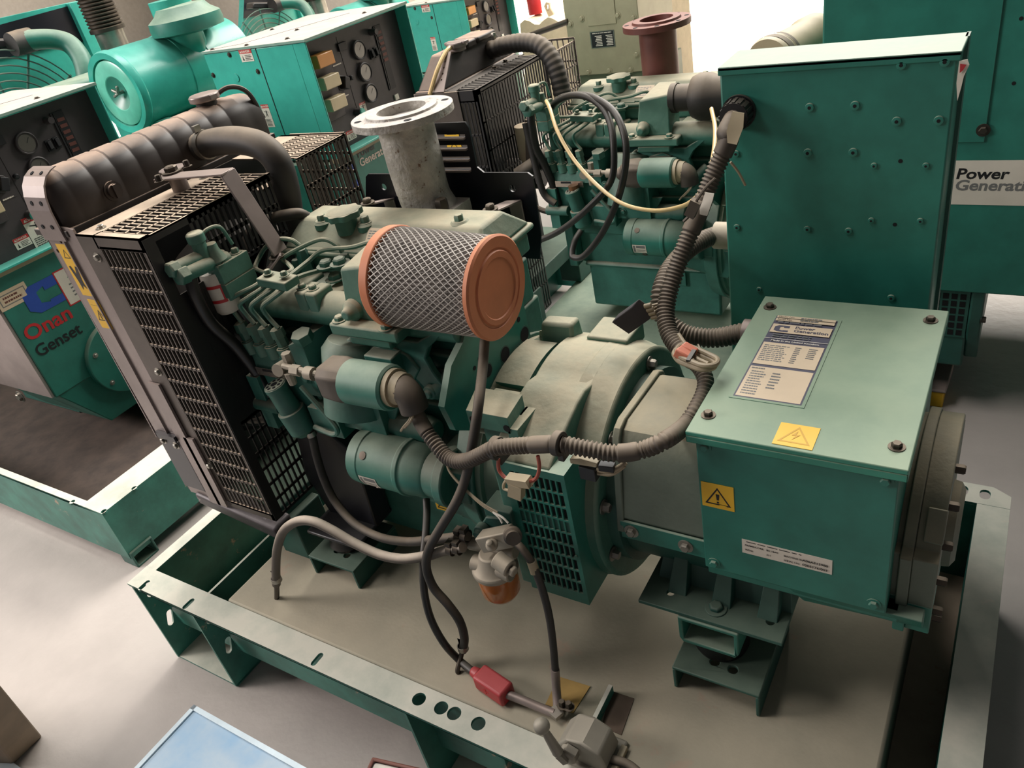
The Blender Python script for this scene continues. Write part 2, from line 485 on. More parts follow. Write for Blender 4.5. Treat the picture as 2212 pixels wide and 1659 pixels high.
m.prism([(gx0, gy, gz0), (gx1, gy, gz0), (gx1, gy, gz1), (gx0, gy, gz1)], (0, 0.004, 0), hs)
m.hexbolt((gx1 - 0.006, gy, gz0 + 0.11), -Y, 0.003, 0.003, False)
m.mat(1).box(gx0 + 0.006, gx1 - 0.004, gy + 0.0035, gy + 0.0048, gz0 + 0.01, gz1 - 0.01)
m.mat(2).box(gx0 + 0.006, gx1 - 0.006, gy + 0.002, gy + 0.0046, gz0 + 0.155, gz0 + 0.185)
m.build('drum_grille', [TEAL, HOLE, TEAL_DARK], alt)
# adaptor casting between engine and drum: stepped ribs
m = MB()
m.lathe((0.875, AY, AZ), X, [(0, 0.175), (0, 0.192), (0.02, 0.192), (0.024, 0.186), (0.085, 0.178)], 60)
for a0, a1, r in ((40, 62, 0.203), (66, 100, 0.198), (112, 128, 0.202), (132, 152, 0.204), (156, 178, 0.202)):
    vs0 = []
    for k in range(7):
        a = radians(a0 + (a1 - a0) * k / 6)
        vs0.append((0.892, AY - r * cos(a), AZ + r * sin(a)))
    for k in range(6, -1, -1):
        a = radians(a0 + (a1 - a0) * k / 6)
        vs0.append((0.892, AY - 0.16 * cos(a), AZ + 0.16 * sin(a)))
    m.prism(vs0, (0.06 + (a0 % 3) * 0.01, 0, 0))
m.build('adaptor_ring', TEAL_CAST, G1, bevel=0.003)
m = MB()
tq = [S(u, v, z=0.508) for u, v in ((1167, 697), (1235, 702), (1252, 683), (1183, 679))]
lo_ = [tq[0] + V((-.012, -0.018, 0)), tq[1] + V((.0, -0.018, 0)), tq[2] + V((.0, .02, 0)), tq[3] + V((-.012, .02, 0))]
m.hexa([V((p.x, p.y, 0.40)) for p in lo_] + tq)
m.build('lifting_boss', TEAL_CAST, G1, bevel=0.006)
m = MB()
# engine-mount boss at the near side of the adaptor
bz = 0.495
m.hexa([(0.915, 0.24, bz - 0.03), (0.99, 0.24, bz - 0.03), (0.985, 0.295, bz - 0.03), (0.90, 0.295, bz - 0.03), (0.915, 0.24, bz), (0.99, 0.24, bz), (0.985, 0.295, bz + 0.004), (0.90, 0.295, bz + 0.004)])
m.box(0.985, 1.003, 0.24, 0.32, bz - 0.13, bz - 0.02)
m.box(0.91, 0.99, 0.275, 0.33, bz - 0.13, bz - 0.02)
m.mat(1)
for x, z in ((0.925, bz - 0.015), (0.985, bz - 0.02)):
    m.lathe((x, 0.2395, z), -Y, [(0, 0.0065), (0.0008, 0.006)], 14)
for x, z in ((0.975, bz - 0.07), (0.94, bz - 0.05)):
    m.lathe((x, 0.2745, z), -Y, [(0, 0.008), (0.0008, 0.007)], 14)
m.build('mounting_boss', [TEAL_CAST, HOLE], G1, bevel=0.003)
# dust-coated curved cover between drum and terminal box
m = MB()
prof = [(0.262, 0.318), (0.284, 0.43), (0.290, 0.452), (0.298, 0.464), (0.315, 0.470), (0.44, 0.466), (0.455, 0.458), (0.462, 0.44), (0.462, 0.318)]
m.prism([(1.142, y, z) for y, z in prof], (0.134, 0, 0))
cov = m.build('curved_cover', BEIGE_COVER, G1, bevel=0.008, seg=3)
m = MB()
m.prism([(1.134, y - 0.005 if y < 0.32 else y + .004, z + (0.005 if z > .4 else -0.022)) for y, z in prof], (0.012, 0, 0))
m.build('cover_rim', BEIGE_COVER, cov, bevel=0.002)
MB().box(1.140, 1.275, 0.259, 0.264, 0.284, 0.318).build('cover_flange', TEAL, cov, bevel=0.001)
for x, z in ((1.158, 0.302), (1.243, 0.300)):
    bolt('cover_bolt', (x, 0.259, z), -Y, 0.0075, 0.008, STEEL, cov)
# terminal box
m = MB()
tx0, tx1, ty0, ty1, tz0, tz1 = 1.272, 1.512, 0.255, 0.608, 0.272, 0.517
m.box(tx0, tx1, ty0, ty1, tz0, tz1)
m.box(tx0 + 0.0, tx1 + 0.014, ty0 + 0.01, ty1 - 0.005, tz0 - 0.022, tz0)
m.hexa([(1.405, 0.275, 0.232), (1.555, 0.275, 0.242), (1.555, 0.59, 0.242), (1.405, 0.59, 0.232), (1.385, 0.258, 0.272), (1.555, 0.258, 0.272), (1.555, 0.605, 0.272), (1.385, 0.605, 0.272)])
tbox = m.build('terminal_box', TEAL, G1, bevel=0.002)
for x, z in ((1.284, 0.498), (1.498, 0.498), (1.286, 0.285), (1.497, 0.287)):
    bolt('panel_screw', (x, ty0, z), -Y, 0.006, 0.005, TEAL, tbox)
# lid
m = MB()
m.box(1.262, 1.521, 0.248, 0.614, 0.517, 0.524)
m.box(1.262, 1.521, 0.248, 0.251, 0.506, 0.517); m.box(1.262, 1.265, 0.248, 0.614, 0.506, 0.517)
m.box(1.518, 1.521, 0.248, 0.614, 0.506, 0.517); m.box(1.262, 1.521, 0.611, 0.614, 0.506, 0.517)
lid = m.build('lid', TEAL_LID, tbox, bevel=0.0015)
def on_lid(u, v, h=0.5242):
    return S(u, v, z=h)
for u, v in ((1663, 664), (2010, 693), (1530, 897), (1937, 966)):
    bolt('lid_bolt', on_lid(u, v, 0.524), Z, 0.0062, 0.007, DARKSTEEL, lid)

class Sticker:
    """a printed label: o = lower left corner, ux / uy unit vectors, size w x h; later layers lie on earlier ones"""
    def __init__(s, o, ux, uy, w, h, mat, r=0.0, t=0.0006, k=1.0):
        s.k = k
        s.ux, s.uy = V(ux).normalized(), V(uy).normalized()
        s.n = s.ux.cross(s.uy); s.o = V(o); s.w, s.h = w, h; s.l = t
        s.mb = MB(); s.mats = []
        if mat is not None: s.rect(0, 0, w, h, mat, base=True)
    def mi(s, mat):
        if mat not in s.mats: s.mats.append(mat)
        s.mb.mat(s.mats.index(mat))
    def pt(s, x, y, l=None):
        return s.o + s.ux * x * s.k + s.uy * y * s.k + s.n * (s.l if l is None else l)
    def poly(s, pts, mat, base=False):
        s.mi(mat)
        if base:
            s.mb.prism([s.pt(x, y, 0) for x, y in pts], s.n * s.l)
        else:
            s.l += 0.00012
            s.mb.add([s.pt(x, y) for x, y in pts], [tuple(range(len(pts)))])
    def rect(s, x0, y0, x1, y1, mat, base=False):
        s.poly([(x0, y0), (x1, y0), (x1, y1), (x0, y1)], mat, base)
    def holed(s, outer, inner, mat):
        s.mi(mat); s.l += 0.00012
        s.mb.prism([s.pt(*p) for p in outer], s.n * 0.0001, [[s.pt(*p) for p in inner]]); s.l += 0.0001
    def text(s, txt, x, y, size, mat, bold=0.0, align='LEFT', sx=1.0, shear=0.0):
        s.mi(mat); s.l += 0.00012
        s.mb.text(txt, s.pt(x, y), s.ux, s.uy, size * s.k, bold, align, sx, shear)
    def lines(s, x0, x1, y0, y1, n, mat, fill=0.45, seed=1):
        """fine print too small to read: broken dashes"""
        rr = random.Random(seed)
        s.mi(mat); s.l += 0.00012
        dy = (y1 - y0) / n
        for i in range(n):
            y = y1 - dy * (i + 0.5)
            x = x0
            end = x0 + (x1 - x0) * rr.uniform(0.7, 1.0)
            while x < end:
                wd = min(end, x + (x1 - x0) * rr.uniform(0.06, 0.2))
                s.mb.add([s.pt(x, y - dy * fill / 2), s.pt(wd, y - dy * fill / 2), s.pt(wd, y + dy * fill / 2), s.pt(x, y + dy * fill / 2)], [(0, 1, 2, 3)])
                x = wd + (x1 - x0) * 0.025
    def triangle(s, cx, cy, r, mat, back, wd=0.16):
        o = [(cx - r * .87, cy - r * .5), (cx + r * .87, cy - r * .5), (cx, cy + r)]
        k = 1 - wd * 2
        s.holed(o, [(cx + (x - cx) * k, cy + (y - cy) * k) for x, y in o], mat)
    def cmark(s, x, y, w, h, mat, gap=None):
        """a blocky letter C mark, open to the right"""
        t = h * 0.27
        pts = [(x + w * .25, y), (x + w, y), (x + w, y + h * .27), (x + w * .62, y + h * .27), (x + w * .62, y + h * .2), (x + w * .38, y + h * .3), (x + w * .38, y + h * .7), (x + w * .62, y + h * .8), (x + w * .62, y + h * .64), (x + w, y + h * .64), (x + w, y + h), (x + w * .25, y + h), (x, y + h * .78), (x, y + h * .22)]
        s.mi(mat); s.l += 0.00012
        s.mb.prism([s.pt(*p) for p in pts], s.n * 0.00005)
    def build(s, name, parent, label=None):
        o = s.mb.build(name, s.mats, parent, smooth=False)
        if label: o['label'] = label
        return o

# rating plate on the lid
pa, pb, pc = on_lid(1574, 858), on_lid(1741, 881), on_lid(1672, 680)
w_, h_ = 0.088, 0.205
o_ = V((pa.x, pa.y, 0.5242))
st = Sticker(o_, X, Y, w_, h_, TEAL_LID, k=1.1)
e = 0.004
st.rect(e, e, w_ - e, h_ - e, NAVY)
st.rect(e + .002, 0.006, w_ - e - .002, 0.073, CREAM)
st.lines(0.010, 0.030, 0.010, 0.064, 10, GREYINK, seed=3); st.lines(0.036, 0.048, 0.026, 0.064, 6, GREYINK, seed=4); st.lines(0.008, 0.03, 0.066, 0.071, 1, GREYINK)
st.rect(e + .002, 0.078, w_ - e - .002, 0.131, CREAM)
st.lines(0.009, 0.045, 0.086, 0.126, 9, GREYINK, seed=5); st.lines(0.048, 0.056, 0.086, 0.126, 9, GREYINK, seed=6); st.lines(0.065, 0.078, 0.1, 0.126, 6, GREYINK, seed=7)
st.text('Made in the United Kingdom', w_ / 2, 0.1345, 0.0052, WHITE, 0.02, 'CENTER')
st.rect(e, 0.1405, w_ - e, 0.1415, WHITE)
st.lines(0.012, w_ - .012, 0.144, 0.154, 2, GREYINK, seed=8)
st.rect(e + .002, 0.156, w_ - e - .002, 0.178, CREAM)
st.cmark(0.010, 0.1585, 0.019, 0.016, NAVY)
st.text('Power', 0.036, 0.1685, 0.0095, NAVY, 0.02, sx=1.0); st.text('Generation', 0.036, 0.1605, 0.0095, NAVY, 0.02, sx=1.0)
st.rect(e + .002, 0.186, w_ - e - .002, 0.1925, CREAM); st.rect(e + .002, 0.194, w_ - e - .002, 0.2, CREAM)
st.text('Model No.', 0.008, 0.1952, 0.005, INK); st.text('Serial No.', 0.008, 0.1878, 0.005, INK)
st.lines(0.038, 0.07, 0.187, 0.199, 2, GREYINK, seed=9)
st.lines(0.01, w_ - .01, 0.180, 0.185, 1, GREYINK, seed=9)
st.build('rating_plate', lid, 'cream and dark blue printed plate with columns of fine print')
# faded yellow electricity sticker on the lid
p0, p1, p2 = on_lid(1667, 958), on_lid(1750, 970), on_lid(1686, 911)
st = Sticker(V((p0.x, p0.y, .5242)), X, Y, 0.047, 0.044, YELLOW)
st.triangle(0.0235, 0.018, 0.022, FADED, YELLOW, 0.1)
st.poly([(0.024, 0.031), (0.018, 0.021), (0.023, 0.022), (0.020, 0.012), (0.028, 0.024), (0.023, 0.023)], FADED)
st.build('electric_warning_sticker', lid, 'yellow sticker with a faded lightning triangle')
# warning sticker on the front panel
p0 = S(1518, 1090, y=ty0)
st = Sticker((p0.x, ty0 - 0.0001, p0.z), X, Z, 0.044, 0.043, YELLOW)
st.triangle(0.022, 0.0165, 0.0205, INK, YELLOW, 0.1)
st.poly([(0.0205, 0.015), (0.0235, 0.015), (0.0245, 0.0255), (0.0195, 0.0255)], INK)
st.poly([(0.0205, 0.0095), (0.0235, 0.0095), (0.0235, 0.0125), (0.0205, 0.0125)], INK)
st.rect(0.024, 0.0045, 0.034, 0.0078, YELLOW)
st.build('general_warning_sticker', tbox, 'yellow sticker with a black exclamation triangle')
# serial label
p0 = S(1604, 1196, y=ty0); p1 = S(1829, 1245, y=ty0)
st = Sticker((p0.x, ty0 - 0.0001, (p0.z + p1.z) / 2), X, Z, 0.117, 0.026, WHITE)
st.lines(0.006, 0.1, 0.0205, 0.0245, 1, INK, 0.35, 3)
st.text('FRAME/CORE:', 0.004, 0.0145, 0.0042, INK, 0.02); st.text('BC.184H', 0.033, 0.0145, 0.0042, INK, 0.02)
st.text('WDG:', 0.004, 0.006, 0.0042, INK, 0.02); st.text('311', 0.033, 0.006, 0.0042, INK, 0.02)
st.text('MACHINE ID:', 0.056, 0.0125, 0.0042, INK, 0.02); st.text('A06A515980', 0.080, 0.0125, 0.0054, INK, 0.03, sx=1.12)
st.text('SERIAL NO:', 0.056, 0.0045, 0.0042, INK, 0.02); st.text('0205176/003', 0.080, 0.0045, 0.0054, INK, 0.03, sx=1.12)
st.build('serial_label', tbox, 'off-white serial number label')
# round end bracket of the alternator with its bearing cap
def bracket_sec(r, y0, zb):
    return [(y0, zb), (y0, AZ + 0.07)] + [(AY + r * cos(radians(a)), AZ + r * sin(radians(a))) for a in range(152, 20, -8)] + [(2 * AY - y0, AZ + 0.07), (2 * AY - y0, zb)]
m = MB()
for x0, x1, r, y0, zb in ((1.500, 1.519, 0.150, 0.285, 0.25), (1.519, 1.533, 0.159, 0.277, 0.242), (1.533, 1.562, 0.155, 0.281, 0.246)):
    m.mat(0); m.prism([(x0, y, z) for y, z in bracket_sec(r, y0, zb + 0.03)], (x1 - x0, 0, 0))
    m.mat(1); m.box(x0, x1, y0, 2 * AY - y0, zb - 0.02, zb + 0.03)
m.mat(0)
d = V((0, cos(radians(140)), sin(radians(140))))
m.obox(V((1.552, AY, AZ)) + d * 0.152, X * 0.011, d * 0.008, d.cross(X) * 0.022)
ec = m.build('end_cover', [BEIGE_COVER, TEAL], G1, bevel=0.003, angle=30)
m = MB()
m.lathe((1.562, AY, AZ), X, [(0, 0.062), (0.010, 0.06), (0.016, 0.05)], 36)
m.build('bearing_cap', BEIGE_COVER, ec, angle=30)
for a in (105, 128, 150, 172, 200, 225):
    bolt('end_bolt', (1.562, AY + 0.132 * cos(radians(a)), AZ + 0.132 * sin(radians(a))), X, 0.0065, 0.012, DARKSTEEL, ec, False)
# alternator foot on its rubber mount
m = MB()
m.prism([(1.163, 0.238, 0.166), (1.385, 0.238, 0.166), (1.385, 0.42, 0.166), (1.163, 0.42, 0.166)], (0, 0, 0.007), [circle((1.205, 0.27, .166), X, Y, .006), circle((1.36, 0.27, .166), X, Y, .006)])
m.hexa([(1.175, 0.295, 0.172), (1.385, 0.295, 0.172), (1.385, 0.40, 0.172), (1.175, 0.40, 0.172), (1.185, 0.325, 0.245), (1.375, 0.325, 0.245), (1.375, 0.40, 0.245), (1.185, 0.40, 0.245)])
for x in (1.20, 1.27, 1.34):
    m.hexa([(x, 0.27, 0.172), (x + 0.03, 0.27, 0.172), (x + 0.03, 0.32, 0.172), (x, 0.32, 0.172), (x + .004, 0.30, 0.225), (x + 0.026, 0.30, 0.225), (x + 0.026, 0.33, 0.225), (x + .004, 0.33, 0.225)])
m.hexbolt((1.28, 0.265, 0.173), Z, 0.011, 0.009)
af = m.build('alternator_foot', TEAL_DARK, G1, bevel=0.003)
m = MB()
# short tube bracket under the foot plate
prof = [(1.234, 0.108), (1.316, 0.108), (1.322, 0.118), (1.322, 0.165), (1.228, 0.165), (1.228, 0.118)]
inn = [(1.235, 0.115), (1.315, 0.115), (1.315, 0.158), (1.235, 0.158)]
m.prism([(x, 0.235, z) for x, z in prof], (0, 0.09, 0), [[(x, 0.235, z) for x, z in inn]])
m.build('mount_bracket', TEAL, af, bevel=0.002)
# ================================================================== radiator end
RY0, RY1 = 0.175, 0.69
GX0, GX1, GZ0, GZ1 = 0.20, 0.39, 0.15, 0.781
# core with side flanges
m = MB()
m.box(0.105, 0.185, RY0 + 0.004, RY1 - 0.004, 0.16, 0.775)
rad = m.build('radiator_core', BLACK, G1)
m = MB()
m.prism([(0.097, RY0, 0.80), (0.20, RY0, 0.79), (0.20, RY0, 0.16), (0.118, RY0, 0.16), (0.118, RY0, 0.30), (0.108, RY0, 0.31)], (0, 0.004, 0),
        [circle((x, RY0, z), X, Z, 0.004, 10) for x, z in ((0.115, 0.77), (0.14, 0.765), (0.112, 0.745), (0.15, 0.60), (0.15, 0.40))])
m.box(0.155, 0.158, RY0 - 0.004, RY0 + 0.002, 0.2, 0.78)
m.box(0.097, 0.10, RY0, RY0 + 0.03, 0.31, 0.80)
m.build('side_flange', FLANGE, rad)
m = MB(); m.box(0.120, 0.192, RY0 - 0.006, RY0 - 0.001, 0.185, 0.335); m.box(0.13, 0.19, RY0 - 0.012, RY0 - 0.006, 0.325, 0.337); m.build('lower_side_plate', BLACK_CLEAN, rad)
for x, z in ((0.135, 0.315), (0.175, 0.31)):
    bolt('flange_bolt', (x, RY0 - 0.006, z), -Y, 0.006, 0.006, STEEL, rad)
# stickers on the flange
st = Sticker((0.118, RY0 - 0.0005, 0.655), X, Z, 0.036, 0.105, YELLOW)
st.triangle(0.018, 0.083, 0.012, INK, YELLOW, 0.12)
st.poly([(0.006, 0.06), (0.012, 0.062), (0.018, 0.045), (0.026, 0.062), (0.031, 0.06), (0.026, 0.03), (0.028, 0.015), (0.02, 0.022), (0.013, 0.012), (0.012, 0.03)], INK)
st.build('hand_hazard_sticker', rad, 'yellow sticker with a black hand hazard picture')
st = Sticker((0.124, RY0 - 0.0005, 0.585), X, Z, 0.036, 0.062, YELLOW)
st.triangle(0.018, 0.025, 0.016, INK, YELLOW, 0.12)
st.rect(0.0165, 0.02, 0.0195, 0.033, INK); st.rect(0.003, 0.05, 0.033, 0.0505, INK)
st.build('hazard_triangle_sticker', rad, 'yellow sticker with a black hazard triangle')
# top tank: ribbed, rounded
m = MB()
def tank_sec(y, k):
    out = []
    for (x, z) in ((0.082, 0.785), (0.174, 0.785)):
        pass
    pts = [(0.078, 0.782), (0.176, 0.782), (0.177, 0.82), (0.174, 0.848), (0.166, 0.864), (0.152, 0.876), (0.135, 0.882), (0.112, 0.881), (0.093, 0.872), (0.080, 0.855), (0.075, 0.835), (0.074, 0.81)]
    cx, cz = 0.126, 0.79
    return [(cx + (x - cx) * k, y, cz + (z - cz) * k) for x, z in pts]
ys = []
y = RY0
prof = [(RY0 + 0.002, 0.55), (RY0 + 0.006, 0.74), (RY0 + 0.014, 0.87), (RY0 + 0.026, 0.95), (RY0 + 0.04, 0.98)]
nrib = 9
y0, y1 = RY0 + 0.045, RY1 - 0.045
for i in range(nrib):
    c = y0 + (y1 - y0) * (i + 0.5) / nrib; h = (y1 - y0) / nrib
    prof += [(c - h * 0.47, 0.982), (c - h * 0.40, 1.0), (c + h * 0.40, 1.0), (c + h * 0.47, 0.982)]
prof += [(RY1 - 0.03, 0.975), (RY1 - 0.014, 0.96), (RY1 - 0.004, 0.92), (RY1, 0.86)]
secs = [tank_sec(a, b) for a, b in prof]
vs = [p for s_ in secs for p in s_]
n = len(secs[0])
fs = [(i * n + k, i * n + (k + 1) % n, (i + 1) * n + (k + 1) % n, (i + 1) * n + k) for i in range(len(secs) - 1) for k in range(n)] + [tuple(range(n)), tuple((len(secs) - 1) * n + k for k in range(n))]
m.add(vs, fs)
m.box(0.072, 0.180, RY0 - 0.002, RY1 + 0.002, 0.775, 0.787)
tank = m.build('radiator_tank', TANKBLACK, G1, bevel=0.0015, angle=24)
m = MB()
# strap curling over the near end of the tank
yz = [(0.1705, 0.768), (0.1700, 0.80), (0.1705, 0.825), (0.174, 0.848), (0.181, 0.866), (0.192, 0.879), (0.205, 0.886), (0.216, 0.889)]
for (ya, za), (yb, zb) in zip(yz, yz[1:]):
    m.hexa([(0.098, ya, za), (0.168, ya, za), (0.168, ya + 0.003, za - 0.001), (0.098, ya + 0.003, za - 0.001), (0.098, yb, zb), (0.168, yb, zb), (0.168, yb + 0.003, zb - 0.001), (0.098, yb + 0.003, zb - 0.001)])
m.mat(1)
for y_, z_, n_ in ((0.1698, 0.795, V((0, -1, 0))), (0.1725, 0.838, V((0, -1, .15))), (0.1985, 0.8825, V((0, -.5, 1)))):
    for x_ in (0.118, 0.148):
        m.lathe((x_, y_, z_), n_, [(0.0, 0.0042), (0.0012, 0.004)], 12)
m.build('tank_end_strap', [FLANGE, HOLE], rad, angle=50)
m = MB()
m.lathe((0.124, 0.594, 0.872), Z, [(0, 0.022), (0.018, 0.022)], 24)
cn = m.build('filler_neck', TANKBLACK, tank)
m = MB()
m.lathe((0.124, 0.594, 0.888), Z, [(0, 0.030), (0.002, 0.032), (0.012, 0.032), (0.014, 0.029)], 12)
m.box(0.092, 0.156, 0.584, 0.604, 0.890, 0.900)
m.build('pressure_cap', FLANGE, tank, bevel=0.002)
m = MB()
m.lathe((0.174, 0.288, 0.815), X, [(0, 0.018), (0.006, 0.018), (0.006, 0.013), (0.012, 0.013)], 20)
m.box(0.184, 0.19, 0.284, 0.292, 0.803, 0.827)
m.build('drain_plug', TANKBLACK, tank)
m = MB(); m.tube([(0.124, 0.60, 0.885), (0.15, 0.64, 0.90), (0.165, 0.672, 0.88), (0.165, 0.69, 0.82)], 0.005, 8); m.build('overflow_tube', RUBBER, tank)
# upper coolant hose
m = MB()
m.tube([S(428, 318, y=0.5), S(470, 306, y=0.5), S(520, 304, y=0.5), S(565, 316, y=0.5), S(598, 348, y=0.5), S(616, 400, y=0.5), S(626, 460, y=0.5), S(632, 500, y=0.5)], 0.0265, 20)
hz = m.build('coolant_hose', RUBBER, G1)
m = MB()
a = S(445, 312, y=0.5)
m.lathe(a - X * 0.006, X, [(0, 0.0275), (0.0, 0.029), (0.012, 0.029), (0.012, 0.0275)], 28)
m.box(a.x - 0.004, a.x + 0.004, 0.485, 0.50, a.z + 0.028, a.z + 0.04)
m.build('hose_clamp', STEEL, hz)
# fan guard: near half, far half
def slots_x(m, x0, x1, z0, z1, y, nx, rows, bar=0.0035, t=0.003, cross=0.006):
    """grid in the plane y"""
    for i in range(nx + 1):
        x = x0 + (x1 - x0) * i / nx
        m.box(x - bar / 2, x + bar / 2, y, y + t, z0, z1)
    for j in range(rows + 1):
        z = z0 + (z1 - z0) * j / rows
        m.box(x0, x1, y, y + t, z - cross / 2, z + cross / 2)
def slots_y(m, y0, y1, z0, z1, x, ny, rows, bar=0.0035, t=0.003, cross=0.006):
    for i in range(ny + 1):
        y = y0 + (y1 - y0) * i / ny
        m.box(x - t, x, y - bar / 2, y + bar / 2, z0, z1)
    for j in range(rows + 1):
        z = z0 + (z1 - z0) * j / rows
        m.box(x - t, x, y0, y1, z - cross / 2, z + cross / 2)
def slots_z(m, x0, x1, y0, y1, z, nx, ny, bx=0.0045, by=0.004, t=0.003):
    for i in range(nx + 1):
        x = x0 + (x1 - x0) * i / nx
        m.box(x - bx / 2, x + bx / 2, y0, y1, z - t, z)
    for j in range(ny + 1):
        y = y0 + (y1 - y0) * j / ny
        m.box(x0, x1, y - by / 2, y + by / 2, z - t, z)
m = MB()
# side face
m.box(GX0, 0.255, RY0, RY0 + 0.003, 0.17, GZ1)
slots_x(m, 0.257, GX1 - 0.010, 0.17, GZ1 - 0.022, RY0, 10, 15, 0.003, 0.003, 0.005)
m.box(0.25, GX1, RY0, RY0 + 0.003, GZ1 - 0.024, GZ1); m.box(GX1 - 0.010, GX1, RY0, RY0 + 0.003, 0.155, GZ1); m.box(0.25, GX1, RY0, RY0 + 0.003, 0.155, 0.172)
# top face
m.box(GX0, 0.255, RY0, 0.47, GZ1 - 0.003, GZ1)
slots_z(m, 0.255, GX1 - 0.006, RY0 + 0.018, 0.462, GZ1, 4, 22, 0.004, 0.0035)
m.box(0.25, GX1, RY0, RY0 + 0.018, GZ1 - 0.003, GZ1); m.box(GX1 - 0.008, GX1, RY0, 0.47, GZ1 - 0.003, GZ1)
guard = m.build('fan_guard', GUARD, G1)
m = MB()
# face towards the engine
slots_y(m, 0.272, 0.462, 0.665, GZ1 - 0.004, GX1, 16, 2, 0.006, 0.003, 0.008)
m.box(GX1 - 0.003, GX1, RY0, 0.47, GZ1 - 0.014, GZ1 - 0.0005)
m.box(GX1 - 0.003, GX1 + 0.0005, RY0, RY0 + 0.022, 0.155, GZ1 - 0.003)
m.box(GX1 - 0.003, GX1, RY0 + 0.02, 0.262, 0.385, 0.668)
for k in range(6):
    for j in range(5): m.box(GX1, GX1 + 0.0008, RY0 + 0.034 + j * 0.011, RY0 + 0.036 + j * 0.011, 0.40 + k * 0.044, 0.435 + k * 0.044)
slots_y(m, RY0 + 0.02, 0.30, 0.158, 0.39, GX1, 8, 6, 0.004, 0.003, 0.006)
m.build('engine_side_grille', BLACK, guard)
for x, z in ((0.236, 0.74), (0.24, 0.50), (0.25, 0.27)):
    bolt('guard_bolt', (x, RY0, z), -Y, 0.006, 0.006, STEEL, guard)
for y in (0.205, 0.44):
    bolt('guard_bolt', (0.235, y, GZ1), Z, 0.006, 0.006, STEEL, guard)
m = MB(); m.box(0.19, 0.225, RY0 - 0.006, RY0 - 0.001, 0.155, 0.47); m.box(0.215, 0.245, RY0 - 0.006, RY0 - 0.001, 0.155, 0.34); m.build('guard_stay', FLANGE, guard)
m = MB()
m.box(GX0, 0.262, 0.545, RY1, GZ1 - 0.003, GZ1)
slots_z(m, 0.262, GX1 - 0.006, 0.55, RY1 - 0.008, GZ1, 4, 14)
m.box(GX1 - 0.008, GX1, 0.545, RY1, GZ1 - 0.003, GZ1); m.box(GX0, GX1, RY1 - 0.008, RY1, GZ1 - 0.003, GZ1)
slots_y(m, 0.545, RY1, 0.50, GZ1 - 0.004, GX1, 12, 5, 0.006, 0.003, 0.006)
slots_x(m, GX0 + 0.03, GX1, 0.50, GZ1, RY1 - 0.003, 10, 7)
far_guard = m.build('fan_guard', GUARD, G1)
m = MB(); m.box(0.215, 0.36, 0.462, 0.55, 0.745, 0.749); slots_z(m, 0.28, 0.36, 0.47, 0.545, 0.7495, 3, 5); m.build('guard_bridge', GUARD, guard)
bolt('guard_bolt', (0.25, 0.60, GZ1), Z, 0.006, 0.006, STEEL, far_guard)
# fan and shroud behind the guard
m = MB()
m.lathe((0.185, 0.44, 0.44), X, [(0, 0.235), (0.05, 0.215), (0.05, 0.21), (0, 0.21)], 48, cap0=False, cap1=False)
m.build('fan_shroud', BLACK, rad)
m = MB()
m.lathe((0.21, 0.44, 0.44), X, [(0, 0.05), (0.16, 0.045)], 20)
for k in range(7):
    a = 2 * pi * k / 7
    d = V((0, cos(a), sin(a))); t = V((0, -sin(a), cos(a)))
    c = V((0.225, 0.44, 0.44)) + d * 0.125
    m.obox(c, d * 0.08, (t * 0.035 + X * 0.014), (X * 0.002 - t * 0.001))
m.build('cooling_fan', BLACK, G1)
# bottom rubber-edged tray
m = MB()
c0, c1 = S(418, 1066, y=0.168), S(592, 1146, y=0.168)
d = c1 - c0
m.hexa([c0 + V((0, 0, -0.030)), c1 + V((0, 0, -0.030)), c1 + V((0, 0.05, -0.030)), c0 + V((0, 0.05, -0.030)), c0, c1, c1 + V((0, 0.05, 0.004)), c0 + V((0, 0.05, 0.004))])
tr = m.build('radiator_tray', material('worn_tray_rubber', (60, 56, 58), 0.4, metal=0.3, dust=0.5, dustcol=(150, 142, 142), spots=0.62, spotcol=(150, 144, 144), scale=20), G1, bevel=0.006)
m = MB(); m.box(0.12, 0.36, 0.21, 0.68, 0.10, 0.15); m.box(0.30, 0.38, 0.215, 0.30, 0.0, 0.12); m.box(0.30, 0.38, 0.56, 0.66, 0.0, 0.12); m.build('radiator_support', TEAL_DARK, G1, bevel=0.003)
# flat steel stay with its two big washers
m = MB()
q0, q1, q2 = S(345, 383, z=0.818), S(492, 371, z=0.818), S(606, 545, y=0.385)
m.bar(q0, q1, 0.034, 0.004)
m.bar(q1 - V((.002, 0, 0)), q2, 0.034, 0.004, up=(0.9, 0.0, 0.4))
m.bar(q2, S(560, 612, y=0.345), 0.036, 0.004)
qc_ = S(376, 371, z=0.816); m.cyl((qc_.x, qc_.y, GZ1 - 0.001), (qc_.x, qc_.y, 0.8165), 0.016); m.cyl((qc_.x, qc_.y, 0.8195), (qc_.x, qc_.y, 0.8235), 0.026)
stay = m.build('radiator_stay', FLANGE, G1, bevel=0.001)
for u, v, r in ((372, 372, 0.012), (345, 392, 0.006), (405, 360, 0.006)):
    q = S(u, v, z=0.821)
    bolt('stay_bolt', q, Z, r, 0.012, DARKSTEEL, stay)
q = S(600, 560, y=0.38); bolt('stay_bolt', q + V((0, 0, .004)), Z, 0.010, 0.01, DARKSTEEL, stay)

